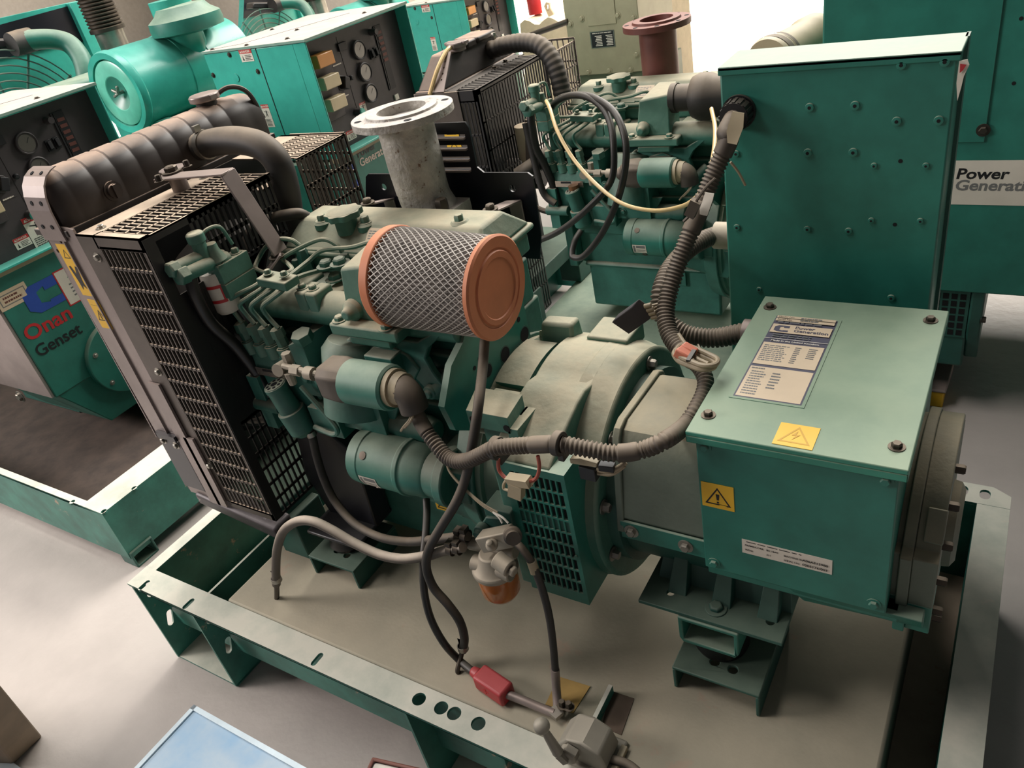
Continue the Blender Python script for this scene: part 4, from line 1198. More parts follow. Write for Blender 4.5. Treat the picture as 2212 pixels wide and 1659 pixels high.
for k in range(16):
    a = 2 * pi * k / 16; d = V((cos(a), 0, sin(a)))
    m.bar(gl + d * 0.0225 - Y * 0.008, gl + d * 0.0215 - Y * 0.029, 0.004, 0.003, up=d)
m.build('cable_gland', BLACK, cbox)
m = MB()
q = S(2078, 140, y=by0 - 0.002)
pts = [S(u, v, y=by0 - 0.002) for u, v in ((2072, 132), (2090, 128), (2094, 140), (2082, 165), (2076, 190), (2068, 218), (2066, 180))]
m.prism(pts, (0, 0.0008, 0)); m.mat(1); m.prism([S(u, v, y=by0 - 0.004) for u, v in ((2074, 138), (2088, 140), (2080, 152), (2073, 158))], (0, 0.0008, 0))
m.build('torn_label', [WHITE, REDCAP], cbox)

# wiring harness: corrugated conduits
m = MB()
p1 = [S(900, 893, y=.214), S(915, 922, y=.207), S(938, 955, y=.197), S(962, 984, y=.188), S(985, 996, y=.182), S(1012, 994, y=.178), S(1040, 982, y=.177), S(1070, 968, y=.178), S(1120, 963, y=.182), S(1170, 960, y=.186), S(1215, 960, y=.19), S(1270, 970, y=.196), S(1330, 979, y=.205), S(1390, 971, y=.22), S(1440, 949, y=.235), S(1478, 920, x=1.236), S(1503, 885, x=1.242), S(1520, 850, x=1.244), S(1524, 822, x=1.24), S(1512, 795, x=1.225), S(1490, 775, y=.435)]
m.conduit(p1, 0.0122, 0.0062, 14, 0.2, plain=((0.0, 0.05), (0.39, 0.43), (0.565, 0.60)))
har = m.build('engine_conduit', CONDUIT, G1, angle=80)
m = MB()
p2 = [gl - Y * 0.02, gl + V((-.004, -.05, -.015)), S(1575, 300, y=.645), S(1553, 350, y=.635), S(1530, 405, y=.62), S(1505, 470, y=.60), S(1480, 530, y=.575), S(1458, 590, y=.55), S(1443, 640, y=.525), S(1438, 685, y=.50), S(1448, 725, y=.475), S(1472, 757, y=.45), S(1497, 778, y=.43)]
m.conduit(p2, 0.0145, 0.0062, 16, 0.16, plain=((0.0, 0.16), (0.31, 0.44), (0.93, 1.0)))
m.build('panel_conduit', CONDUIT, har, angle=80)
m = MB()
p3 = [S(1560, 505, y=.775), S(1525, 516, y=.74), S(1485, 540, y=.69), S(1450, 578, y=.63), S(1431, 620, y=.585), S(1426, 655, y=.565), S(1437, 690, y=.555), S(1462, 712, y=.55), S(1495, 726, y=.55), S(1545, 730, y=.555), S(1600, 720, y=.56), S(1650, 710, y=.565)]
m.conduit(p3, 0.0165, 0.0066, 16, 0.17, plain=((0.93, 1.0),))
m.build('power_conduit', CONDUIT, har, angle=80)
m = MB(); q = S(1615, 718, y=.56); m.lathe(q - X * 0.006, X, [(0, 0.021), (0.03, 0.021)], 24); m.build('conduit_collar', FLANGE, har)
m = MB(); q = S(1545, 508, y=.765); m.lathe(q, X, [(0, 0.024), (0.03, 0.024), (0.03, 0.028), (0.05, 0.028)], 24); m.build('conduit_fitting', ALLOY, har)
# taped tags on the conduit
m = MB()
def flag(m, px, dy=0.0):
    m.prism([S(u, v, y=y) for u, v, y in px], (0, -0.0015, 0))
flag(m, [(1570, 282, .628), (1583, 240, .645), (1608, 244, .645), (1606, 275, .636), (1592, 312, .622), (1572, 308, .622)])
m.build('tape_tag', BEIGEPLASTIC, har)
m = MB()
flag(m, [(1512, 450, .584), (1524, 415, .594), (1543, 418, .594), (1540, 432, .59), (1528, 466, .58), (1512, 462, .58)])
m.build('tape_tag', WHITE, har)
m = MB(); q = S(1497, 450, y=.57)
m.obox(q, V((0.006, 0, 0.012)), V((0.007, 0, -0.0035)), V((0, 0.006, 0))); m.tube([q + V((.006, 0, .012)), S(1525, 405, y=.575), S(1545, 385, y=.58)], 0.0022, 6); m.tube([q - V((.006, 0, .012)), S(1477, 478, y=.57)], 0.0025, 6); m.build('plug_connector', CONDUIT, har)
m = MB(); m.tube([S(1578, 350, y=.615), S(1595, 372, y=.62), S(1610, 400, y=.63)], 0.0022, 6); m.build('cable_tie_tail', WIRE, har)
# rubber clips over the grille
for u, v in ((1072, 968), (1207, 958)):
    q = S(u, v, y=.184)
    m = MB(); m.lathe(q - X * 0.006, X, [(0, 0.012), (0, 0.0175), (0.011, 0.0175), (0.011, 0.012)], 28, cap0=False, cap1=False)
    m.box(q.x - 0.005, q.x + 0.004, q.y - 0.002, q.y + 0.03, q.z - 0.03, q.z - 0.012)
    m.build('rubber_clip', RUBBER, har, bevel=0.001)
# red fuse lead
m = MB()
m.tube([S(1076, 990, y=.178), S(1078, 1015, y=.176), S(1092, 1032, y=.172), S(1112, 1042, y=.168)], 0.0028, 8)
m.tube([S(1162, 985, y=.178), S(1165, 1010, y=.176), S(1158, 1033, y=.172), S(1140, 1042, y=.168)], 0.0028, 8)
fl = m.build('fuse_lead', REDWIRE, G1)
q = S(1116, 1058, y=.166); q2 = S(1122, 1038, y=.168)
m = MB()
m.obox(q2, V((0.018, 0, 0.002)), V((0, .008, 0)), V((-0.002, 0, 0.006)))
m.obox(q, V((0.0105, 0, -0.002)), V((0, .007, 0)), V((0.003, 0, 0.0125)))
m.tube([q2 + V((-.016, 0, 0)), S(1090, 1042, y=.166), S(1088, 1055, y=.165), S(1100, 1060, y=.164)], 0.0022, 8)
m.build('fuse_holder', BEIGEPLASTIC, fl, bevel=0.0015)
# relays hanging in the harness
m = MB()
q = S(1272, 1018, y=.20)
m.box(q.x - 0.012, q.x + 0.012, q.y - 0.006, q.y + 0.012, q.z - 0.012, q.z + 0.010)
m.mat(1); m.prism([S(u, v, y=.195) for u, v in ((1230, 992), (1252, 991), (1290, 1002), (1288, 1010), (1262, 1006), (1232, 1001))], (0, 0.012, 0))
m.mat(2)
m.tube([S(1290, 1012, y=.2), S(1320, 1016, y=.202), S(1340, 1008, y=.208), S(1352, 998, y=.214)], 0.004, 8)
m.tube([S(1290, 1022, y=.2), S(1322, 1024, y=.202), S(1350, 1006, y=.21)], 0.003, 8)
m.mat(0); a_ = S(1295, 1006, y=.2); b_ = S(1328, 1010, y=.203); m.bar(a_, b_, .012, .01)
m.build('hanging_relay', [INK, BEIGEPLASTIC, WIRE], har, bevel=0.0008)
m = MB()
q = S(1368, 692, z=.525)
a_, b_ = S(1347, 700, z=.527), S(1392, 668, z=.545)
d_ = (b_ - a_)
m.obox((a_ + b_) / 2, d_ / 2, V((0.012, 0.004, -0.012)), V((0.004, 0.006, 0.005)))
m.mat(1)
for k in range(4):
    s0 = S(1392 + k * 5, 662 + k * 8, y=.50); m.tube([s0, S(1410 + k * 4, 660 + k * 5, y=.51), S(1430, 655 + k * 2, y=.53)], 0.0028, 6)
    m.lathe(s0, V((1, .1, .3)), [(0, 0.0042), (0.012, 0.0042)], 8)
m.build('relay_box', [PANEL, WIRE], har, bevel=0.001)
# coiled lead with two salmon plugs
m = MB()
lp = [S(u, v, z=.548) for u, v in ((1457, 762), (1470, 752), (1490, 757), (1520, 770), (1543, 782), (1540, 794), (1515, 797), (1490, 789), (1465, 778))]
m.tube(lp, 0.0042, 8, closed=True)
m.tube([p + V((0.004, 0.0, 0.006)) for p in lp], 0.0036, 8, closed=True)
m.tube([S(1466, 722, z=.56), S(1478, 740, z=.556), S(1500, 770, z=.552), S(1530, 786, z=.552)], 0.003, 8)
co = m.build('coiled_lead', WIRE, har)
for u, v in ((1476, 766), (1487, 757)):
    q = S(u, v, z=.556); MB().obox(q, V((0.010, -0.002, -0.004)), V((0.002, 0.006, 0)), V((0.003, 0, 0.0065))).build('salmon_plug', PINK, co, bevel=0.002)
m = MB(); a_ = S(1500, 757, z=.56); b_ = S(1486, 780, z=.556); m.bar(a_, b_, 0.006, 0.004); m.build('cable_tie', RUBBER_CLEAN, co)
m = MB(); m.tube([S(1508, 745, y=.53), S(1516, 765, y=.50), S(1522, 778, y=.47)], 0.002, 6); m.build('tie_strap', WIRE, har)
# thin wires along the starter
m = MB()
for k in range(3):
    m.tube([S(962, 990 + k * 3, y=.19), S(972, 1018 + k * 2, y=.185), S(1000, 1050 + k * 2, y=.18), S(1040, 1085 + k * 3, y=.17), S(1075, 1106 + k * 3, y=.165)], 0.0013, 6)
m.build('signal_wire', WIRE, har)
m = MB()
for k in (0, 1):
    m.tube([S(1065, 1106, y=.165), S(1078 + k * 8, 1118, y=.162), S(1085 + k * 13, 1130, y=.16)], 0.0018, 6)
m.build('wire_tail', WHITE, har)

# fuel bowl (water separator) on its bracket
sy = 0.162
sc = S(1077, 1250, y=sy)
m = MB()
m.lathe((sc.x, sy, sc.z + 0.020), Z, [(0, 0.034), (0.004, 0.038), (0.012, 0.038), (0.016, 0.032), (0.030, 0.024), (0.040, 0.020)], 32)
m.lathe((sc.x + 0.012, sy - 0.01, sc.z + 0.037), X, [(-0.045, 0.014), (0.028, 0.014)], 20)
m.lathe((sc.x - 0.01, sy + 0.012, sc.z + 0.058), V((1, 0, 0.1)), [(-0.04, 0.012), (0.05, 0.012)], 20)
q = S(1093, 1217, y=sy - 0.035)
m.lathe(q + V((-.016, 0, 0.004)), V((1, -.2, -.25)), [(0, 0.014), (0.028, 0.014)], 18)
m.lathe(q + V((.012, -0.006, -.003)), V((1, -.2, -.25)), [(0, 0.009), (0.008, 0.009)], 6)
q = S(1062, 1177, y=sy - 0.02); m.lathe(q, V((.1, -.5, 1)), [(-0.004, 0.010), (0.002, 0.010), (0.004, 0.006), (0.012, 0.005), (0.014, 0.003)], 14)
m.obox(S(1075, 1163, y=sy), V((0.028, 0.004, 0.012)), V((0, 0.012, 0)), V((-0.005, 0, 0.014)))
sep = m.build('water_separator', ALLOY, G1, bevel=0.003)
m = MB()
m.lathe((sc.x, sy, sc.z + 0.020), -Z, [(0, 0.034), (0.012, 0.0335), (0.042, 0.032), (0.052, 0.026), (0.058, 0.010), (0.066, 0.006), (0.072, 0.004)], 32)
m.build('amber_bowl', AMBER, sep, angle=50)
m = MB(); m.lathe((sc.x, sy, sc.z + 0.02), -Z, [(0.001, 0.028), (0.016, 0.026)], 28); m.build('bowl_filter', BEIGEPLASTIC, sep)
m = MB()
m.prism([S(u, v, y=sy + 0.03) for u, v in ((1035, 1140), (1048, 1118), (1085, 1122), (1112, 1150), (1116, 1180), (1090, 1190), (1040, 1165))], (0, 0.01, 0))
m.lathe(S(1043, 1142, y=sy + 0.025), -Y, [(-0.005, 0.012), (0.010, 0.012), (0.010, 0.008), (0.018, 0.008)], 14)
m.box(0.935, 0.985, sy + 0.035, 0.24, 0.30, 0.34)
m.build('separator_bracket', TEAL_DARK, sep, bevel=0.003)
m = MB(); m.lathe(S(1107, 1155, y=sy - 0.01), V((.5, -.6, .3)), [(0, 0.014), (0.008, 0.014), (0.01, 0.011), (0.016, 0.011)], 20); m.build('union_ring', RUBBER, sep)
# hoses
def hose(name, pts, r, mat, parent=G1, seg=14):
    return MB().tube(pts, r, seg).build(name, mat, parent)
def clamp(p, d, r, parent, mat=STEEL):
    m = MB(); d = V(d).normalized()
    m.lathe(V(p) - d * 0.005, d, [(0, r), (0, r + 0.0016), (0.01, r + 0.0016), (0.01, r)], 20, cap0=False, cap1=False)
    u_, w_ = frame(d)
    m.obox(V(p) + Z * (r + 0.004), d * 0.005, d.cross(Z).normalized() * 0.007 if abs(d.z) < .9 else X * 0.007, Z * 0.004)
    return m.build('hose_clip', mat, parent)
ha = [S(668, 925, y=.246), S(676, 950, y=.244), S(684, 985, y=.242), S(700, 1035, y=.236), S(725, 1085, y=.228), S(765, 1130, y=.215), S(820, 1160, y=.20), S(880, 1170, y=.185), S(940, 1165, y=.175), S(985, 1160, y=.168), S(1010, 1158, y=.165)]
h = hose('fuel_hose', ha, 0.0082, RUBBER, G1)
clamp(S(993, 1159, y=.167), X, 0.0095, h, DARKSTEEL); clamp(S(1006, 1157, y=.165), X, 0.0095, h, DARKSTEEL)
clamp(S(672, 936, y=.245), V((.1, 0, -1)), 0.0085, h)
hb = [S(598, 1292, z=-.002), S(597, 1262, y=.103), S(596, 1225, y=.104), S(599, 1185, y=.106), S(612, 1148, y=.11), S(640, 1127, y=.115), S(675, 1126, y=.12), S(715, 1144, y=.124), S(765, 1173, y=.128), S(820, 1198, y=.132), S(870, 1207, y=.138), S(920, 1201, y=.145), S(960, 1189, y=.15), S(1000, 1182, y=.152)]
h = hose('fuel_hose', hb[1:], 0.0088, RUBBER_PALE, G1)
MB().tube([hb[0], S(598, 1275, y=.103), S(597, 1250, y=.103)], 0.0055, 10).build('tank_pipe', DARKSTEEL, h)
clamp(S(597, 1251, y=.103), Z, 0.0092, h, STEEL); clamp(S(975, 1186, y=.151), X, 0.0096, h, DARKSTEEL); clamp(S(990, 1184, y=.152), X, 0.0096, h, DARKSTEEL)
hc = [S(1115, 1172, y=.16), S(1132, 1190, y=.155), S(1152, 1222, y=.15), S(1172, 1275, y=.145), S(1186, 1330, y=.14), S(1194, 1385, y=.135), S(1199, 1440, y=.13), S(1203, 1500, y=.122), S(1206, 1540, z=0.004)]
h = hose('fuel_hose', hc, 0.0062, RUBBER, G1)
MB().tube([S(1199, 1445, y=.129), S(1202, 1490, y=.123), S(1205, 1536, z=0.006)], 0.0074, 12).build('grey_sleeve', FLANGE, h)
MB().tube([S(1148, 1212, y=.151), S(1156, 1236, y=.149)], 0.0078, 12).build('white_marker', BEIGEPLASTIC, h)
he = [S(1047, 735, y=.31), S(1043, 790, y=.275), S(1034, 870, y=.222), S(1024, 940, y=.20), S(1008, 1025, y=.185), S(985, 1085, y=.165), S(952, 1140, y=.15), S(927, 1185, y=.14), S(921, 1225, y=.135), S(936, 1268, y=.13), S(968, 1306, y=.128), S(993, 1342, y=.128), S(1003, 1378, y=.128), S(1000, 1405, y=.127)]
h = hose('return_hose', he, 0.0078, RUBBER, G1)
pp = S(990, 1452, z=0.0)
MB().tube([S(1000, 1402, y=.127), S(994, 1425, y=(.127 + pp.y) / 2), pp + V((0, 0, .006)), pp + V((0, 0, -.002))], 0.0045, 10).build('tank_pipe', DARKSTEEL, h)
clamp(S(1000, 1398, y=.127), Z, 0.0085, h, STEEL)
# isolator switch on the front rail
so = V((1.132, 0.060, 0.0))
m = MB()
prof = [(-0.034, 0.0), (0.040, 0.0), (0.046, 0.02), (0.038, 0.050), (0.012, 0.062), (-0.018, 0.055), (-0.036, 0.030)]
m.prism([so + V((x, -0.022, z)) for x, z in prof], (0, 0.05, 0))
m.box(so.x - 0.03, so.x + 0.055, so.y - 0.03, so.y + 0.04, 0.0, 0.008)
swi = m.build('battery_switch', SWITCHGREY, G1, bevel=0.008, seg=3)
m = MB()
pv = so + V((-0.012, -0.026, 0.030)); kb = S(1170, 1568, y=pv.y - 0.02)
m.lathe(pv + Y * 0.006, -Y, [(0, 0.015), (0.014, 0.015), (0.018, 0.011)], 24)
m.prism([so + V((x, -0.023, z)) for x, z in ((-0.030, 0.030), (-0.012, 0.052), (0.006, 0.046), (-0.004, 0.034), (-0.02, 0.026))], (0, -0.012, 0))
lo = S(1205, 1625, y=pv.y - 0.016)
m.tube([lo, lo.lerp(kb, 0.6), kb], 0.006, 12, raw=True, rad=lambda t, i: 0.0088 - 0.004 * t)
m.bar(lo, pv - Y * 0.012, 0.016, 0.010)
m.sphere(kb, 0.0125, 20, 12)
m.build('switch_lever', SWITCHGREY, swi, bevel=0.001)
m = MB(); m.tube([so + V((0.045, 0.0, 0.012)), so + V((0.075, 0.0, 0.016)), so + V((0.12, -0.012, 0.012)), so + V((0.2, -0.02, 0.01))], 0.007, 12); m.build('switch_cable', RUBBER, swi)
for dx in (0.0, 0.016):
    q = S(1215 + dx * 900, 1524 + dx * 200, z=.024); bolt('switch_terminal', q, Z, 0.006, 0.012, DARKSTEEL, swi)
MB().box(so.x + 0.048, so.x + 0.058, so.y - 0.05, so.y + 0.03, 0.0, 0.01).build('switch_plate', BEIGEPLASTIC, swi, bevel=0.001)
# upright tab, hatch shade panel and the yellowed paper on the tank
m = MB(); a_, b_ = S(1280, 1548, z=.02), S(1315, 1478, z=.02); a_.z = b_.z = 0; m.hexa([a_, a_ + X * .007, b_ + X * .007, b_, a_ + Z * .02, a_ + V((.007, 0, .02)), b_ + V((.007, 0, .02)), b_ + Z * .02]); m.build('upright_tab', RAIL, base)
m = MB(); m.prism([S(u, v, z=0.0) for u, v in ((1318, 1492), (1370, 1509), (1342, 1588), (1300, 1570))], (0, 0, 0.0006)); m.build('hatch_shade_panel', material('hatch_shade_brown', (96, 80, 66), 0.8, var=0.2), base)  # flat brown panel; the hatch's shade is put into its colour
m = MB(); m.prism([S(u, v, z=0.0) for u, v in ((1207, 1462), (1275, 1483), (1238, 1541), (1178, 1522))], (0, 0, 0.0008)); m.build('yellowed_notice', material('aged_yellow_paper', (170, 138, 78), 0.7, var=0.15), base)

# ------------------------------------------------------------------ loose battery cable lying on the tank
BC = empty('battery_cable', S(1060, 1490, z=0.0))
tag(BC, 'black battery cable with a red terminal cap lying on the fuel tank', 'cable')
cab = [S(921, 1078, y=.235), S(922, 1110, y=.215), S(919, 1160, y=.18), S(914, 1215, y=.15), S(916, 1275, y=.13), S(930, 1335, y=.118), S(958, 1388, y=.11), S(990, 1424, z=.018), S(1020, 1450, z=.016)]
MB().tube(cab, 0.0068, 12).build('cable_sheath', RUBBER_CLEAN, BC)
c0, c1 = S(1030, 1455, z=.018), S(1098, 1502, z=.018)
d_ = (c1 - c0).normalized(); s_ = d_.cross(Z)
m = MB()
m.obox(c0.lerp(c1, 0.55), d_ * (c1 - c0).length * 0.45, s_ * 0.017, Z * 0.0165)
m.lathe(c0 - d_ * 0.012, d_, [(0, 0.009), (0.02, 0.0115)], 16)
cap_ = m.build('terminal_cap', REDCAP, BC, bevel=0.005, seg=3)
m = MB()
cc = c0.lerp(c1, 0.5) + s_ * 0.0172
m.obox(cc, d_ * 0.006, s_ * 0.0003, Z * 0.0012); m.obox(cc, Z * 0.006, s_ * 0.0003, d_ * 0.0012)
m.build('plus_mark', RED, cap_)
MB().tube([c1 - d_ * 0.004, S(1130, 1513, z=.016), S(1170, 1530, z=.012), S(1198, 1541, z=.012)], 0.0075, 12).build('braided_sleeve', FLANGE, BC)
m = MB(); q = S(1200, 1540, z=.014); m.obox(q, V((.01, -.003, 0)), V((.003, .008, 0)), V((0, 0, .004))); m.build('cable_lug', STEEL, BC)
# ================================================================== the second set, parked behind the first
T2 = V((0.045, 1.10, -0.07))
SKIP = {'control_box', 'engine_conduit', 'fuse_lead', 'water_separator', 'fuel_hose', 'return_hose', 'battery_switch', 'air_filter', 'exhaust_pipe', 'support_plate', 'terminal_box', 'end_cover', 'curved_cover',
        'coolant_hose', 'radiator_stay', 'radiator_tank', 'radiator_core', 'fan_guard', 'base_frame', 'mounting_foot', 'radiator_tray', 'fuel_filter_canister', 'breather_hose', 'alternator_foot', 'stator_body', 'engine_leg'}
def stem_(n): return n.split('.')[0]
RADSET = {'radiator_support', 'cooling_fan'}
G2 = G1.copy(); COL.objects.link(G2)
G2.location = V(G1.location) + T2
G2.location.z = FZ
tag(G2, 'green diesel generator set with a rust-brown exhaust flange and coiled hoses, behind the nearest set')
for ch in list(G1.children):
    if stem_(ch.name) in SKIP: continue
    c = copy_tree(ch, G2)
    c.location = (0, 0, T2.z)
    if stem_(ch.name) in RADSET: c.location = (-0.10, 0, T2.z)
m = MB()
for y0_, y1_ in ((1.10, 1.155), (1.915, 1.97)):
    m.box(0.045, 1.40, y0_, y1_, T2.z - 0.006, T2.z); m.box(0.045, 1.40, (y0_ + y1_) / 2 - 0.003, (y0_ + y1_) / 2 + 0.003, FZ + 0.02, T2.z - 0.006)
for x_ in (0.045, 0.40, 1.0, 1.394): m.box(x_, x_ + 0.006, 1.10, 1.97, FZ, T2.z - 0.006)
m.box(0.3, 1.40, 1.155, 1.915, -0.20, T2.z - 0.002)
m.build('base_frame', TEAL, G2, bevel=0.0015)
def P2(u, v, dy): return S(u, v, y=T2.y + dy)
# everything below is measured on the second set itself
m = MB()
# full-width dark guard: side grille, top slats, engine face
g0 = S(1028, 195, y=1.275); gx = g0.x; gz = g0.z
gl_ = S(938, 203, y=1.275)
m.box(gl_.x, gl_.x + 0.055, 1.275, 1.279, -0.05, gz)
slots_x(m, gl_.x + 0.055, gx - 0.01, -0.05, gz - 0.03, 1.275, 6, 8)
m.box(gl_.x, gx, 1.275, 1.279, gz - 0.03, gz); m.box(gx - 0.012, gx, 1.275, 1.279, -0.05, gz)
m.box(gl_.x, gx - 0.07, 1.275, 1.66, gz - 0.003, gz); m.box(gx - 0.012, gx, 1.275, 1.66, gz - 0.003, gz)
for k in range(20):
    y = 1.295 + k * 0.0175; m.box(gx - 0.075, gx - 0.01, y, y + 0.009, gz - 0.003, gz)
gd = m.build('fan_guard', BLACK, G2)
m = MB()
slots_y(m, 1.278, 1.66, 0.38, gz - 0.012, gx, 26, 4, 0.005, 0.003, 0.005)
m.box(gx - 0.003, gx, 1.275, 1.295, -0.05, gz); m.box(gx - 0.003, gx, 1.275, 1.66, gz - 0.012, gz)
slots_y(m, 1.278, 1.45, -0.04, 0.38, gx, 12, 5, 0.006, 0.003, 0.005)
m.box(gx - 0.004, gx, 1.66, 1.668, 0.40, gz)
m.build('engine_side_grille', BLACK, gd)
m = MB()
e0, e1 = S(1140, 135, y=1.68), S(1215, 100, y=1.80)
slots_y(m, 1.67, 1.82, 0.30, gz - 0.01, gx + 0.02, 9, 6, 0.006, 0.003, 0.006)
slots_x(m, gx - 0.1, gx + 0.02, 0.30, gz, 1.82, 6, 6)
m.build('far_grille', GUARD, gd)
for u, v in ((988, 180), (1068, 148), (1092, 134)):
    bolt('guard_bolt', S(u, v, z=gz), Z, 0.007, 0.007, DARKSTEEL, gd)
# radiator tank: plain box with a bevelled end and punched side plate
m = MB()
tx1 = gl_.x + 0.03; tx0 = tx1 - 0.10
tz0, tz1 = gz, gz + 0.078
m.hexa([(tx0, 1.285, tz0), (tx1, 1.285, tz0), (tx1, 1.67, tz0), (tx0, 1.67, tz0), (tx0 + 0.01, 1.375, tz1), (tx1 - 0.02, 1.375, tz1), (tx1 - 0.02, 1.62, tz1), (tx0 + 0.01, 1.62, tz1)])
m.box(tx0 - 0.005, tx1 + 0.004, 1.28, 1.68, tz0 - 0.012, tz0 + 0.003)
rt = m.build('radiator_tank', TANKBLACK, G2, bevel=0.012, seg=3)
m = MB()
a, b, c, d = (tx1 - .03, 1.274, tz0), (tx1 + 0.006, 1.274, tz0), (tx1 - 0.012, 1.37, tz1 + 0.004), (tx1 - 0.045, 1.37, tz1 + 0.004)
nn_ = (V(b) - V(a)).cross(V(d) - V(a)).normalized()
hl = []
for t in (0.3, 0.45, 0.6, 0.75):
    p = V(a).lerp(V(d), t) + V((0.02, 0, 0)); hl.append(circle(p, X, (V(d) - V(a)).normalized(), 0.003, 10))
m.prism([a, b, c, d], nn_ * 0.003, hl)
m.box(tx0, tx1 + 0.006, 1.272, 1.276, -0.05, tz0)
m.build('tank_side_plate', FLANGE, rt)
q_ = S(935, 345, y=1.27)
for dz_ in (0.0, 0.045):
    st = Sticker((S(962, 300, y=1.27).x, 1.2705, S(975, 330, y=1.27).z + dz_), X, Z, 0.05, 0.04, YELLOW); st.triangle(0.025, 0.016, 0.019, INK, YELLOW, 0.12); st.build('guard_warning_sticker', gd)
MB().box(S(920, 300, y=1.2735).x, gx - 0.06, 1.2715, 1.2745, -0.05, gz).build('guard_side_plate', GUARD, gd)
q = S(985, 88, y=1.42)
m = MB(); m.lathe((q.x, q.y, tz1 - 0.004), Z, [(0, 0.024), (0.012, 0.024)], 24); m.lathe((q.x, q.y, tz1 + 0.006), Z, [(0, 0.030), (0.013, 0.031), (0.015, 0.028)], 10); m.box(q.x - .035, q.x + .035, q.y - .012, q.y + .012, tz1 + 0.014, tz1 + 0.022); m.build('pressure_cap', FLANGE, rt, bevel=0.002)
m = MB(); m.box(tx0 + 0.02, tx1 - 0.01, 1.45, 1.50, tz1 - 0.01, tz1 + 0.012); m.box(tx0 + 0.005, tx1 - 0.005, 1.50, 1.60, tz1 - 0.005, tz1 + 0.012); m.build('tank_saddle', TANKBLACK, rt, bevel=0.006)
m = MB(); m.box(tx0, tx1 - 0.01, 1.29, 1.67, -0.02, tz0); m.build('radiator_core', BLACK, G2)
m = MB(); m.tube([S(980, 100, y=1.41), S(965, 110, y=1.37), S(945, 150, y=1.31), S(928, 205, y=1.265)], 0.006, 10); m.build('overflow_tube', CLEARTUBE, rt)
hp = [S(1062, 108, y=1.56), S(1090, 98, y=1.56), S(1130, 92, y=1.56), S(1165, 98, y=1.55), S(1190, 125, y=1.54), S(1205, 160, y=1.53), S(1215, 205, y=1.52)]
m = MB(); m.conduit(hp, 0.026, 0.016, 20, 0.05); ch_ = m.build('coolant_hose', RUBBER, G2, angle=80)
bolt('hose_clip', S(1068, 86, y=1.56), Z, 0.008, 0.02, STEEL, ch_, False)
m = MB(); m.tube([S(1120, 380, y=1.34), S(1150, 360, y=1.36), S(1190, 330, y=1.42)], 0.024, 16); m.build('lower_hose', RUBBER, G2)
# filter can and copper plug
q = S(1135, 285, y=1.43)
MB().lathe(q, -Z, [(-0.02, 0.03), (0.07, 0.031), (0.085, 0.024)], 28).build('fuel_filter_canister', CREAM, G2, angle=40)
q = S(1238, 400, y=1.34)
m = MB(); m.lathe(q, V((.06, 0, -1)), [(0, 0.014), (0.028, 0.014), (0.030, 0.017), (0.085, 0.021), (0.09, 0.016), (0.12, 0.016)], 24); m.build('copper_sensor', material('brass_sensor', (140, 98, 68), 0.4, metal=0.6, dust=0.3), G2, angle=30)
m = MB(); m.tube([S(1135, 265, y=1.36), S(1150, 330, y=1.35), S(1168, 400, y=1.34), S(1180, 425, y=1.34), S(1200, 440, y=1.34)], 0.010, 12); m.build('fuel_line', RUBBER, G2)
# intake bellows
m = MB()
q0, q1 = S(1452, 212, y=1.43), S(1570, 205, y=1.43)
m.lathe(q0, X, [(0, 0.036), (0.015, 0.036), (0.015, 0.033), (0.05, 0.033), (0.058, 0.05), (0.075, 0.057), (0.10, 0.057), (0.115, 0.05), (0.20, 0.045)], 36)
m.build('intake_bellows', RUBBER, G2, angle=60)
# rust-brown exhaust stack with its flange
ex2 = S(1418, 44, y=1.70)
m = MB()
m.lathe(ex2, Z, [(-0.016, 0.048), (-0.016, 0.094), (0, 0.094), (0, 0.068), (0.006, 0.066), (0.006, 0.046), (-0.06, 0.043)], 56, cap0=False, cap1=False)
m.lathe(ex2 - Z * 0.30, Z, [(0, 0.052), (0.285, 0.052)], 40)
m.mat(1); m.lathe(ex2 - Z * 0.04, Z, [(0, 0.0445), (0.002, 0.0445)], 36)
for k in range(8):
    a = pi / 8 + k * pi / 4; m.lathe(ex2 + V((0.082 * cos(a), 0.082 * sin(a), 0)), Z, [(0, 0.007), (0.0006, 0.0066)], 12)
m.build('exhaust_pipe', [PIPERUST, HOLE], G2, bevel=0.0015)
# housing over the alternator with its access panel and maker plate
hy = 1.45
hz0 = 0.107
hx0 = S(1776, 100, y=hy).x
m = MB(); m.box(hx0, 2.15, hy, 2.35, hz0, 1.15)
hs_ = m.build('alternator_housing', TEAL, G2, bevel=0.004)
m = MB()
a = S(2148, 150, y=hy).x; b = S(2145, 306, y=hy)
m.box(hx0 + 0.004, a, hy - 0.004, hy + 0.001, b.z, 1.14); ap = m.build('access_panel', TEAL, hs_, bevel=0.001)
bolt('panel_bolt', S(2124, 281, y=hy - .004), -Y, 0.009, 0.008, DARKSTEEL, ap)
for u, v in ((2190, 180), (2206, 40)):
    MB().lathe(S(u, v, y=hy), -Y, [(0, 0.004), (0.0005, 0.004)], 12).build('panel_hole', HOLE, hs_)
p0 = S(2048, 441, y=hy)
st = Sticker((S(2040, 441, y=hy).x, hy - 0.0005, p0.z), X, Z, 0.34, 0.104, WHITE)
w0 = S(2064, 385, y=hy).x - st.o.x
st.text('Power', w0, 0.062, 0.034, INK, 0.028, sx=1.12, shear=0.12); st.text('Generation', w0, 0.035, 0.034, GREYINK, 0.028, sx=1.12, shear=0.12)
st.build('maker_plate', hs_, 'white plate printed Power Generation')
m = MB()
ya = hy + 0.02
m.box(1.30, 1.52, ya, 2.0, -0.12, hz0)
m.prism([(1.52, y, z) for y, z in ((ya - .01, -0.02), (ya - .01, hz0), (2.0, hz0), (2.0, -0.12), (ya + .05, -0.12))], (0.03, 0, 0))
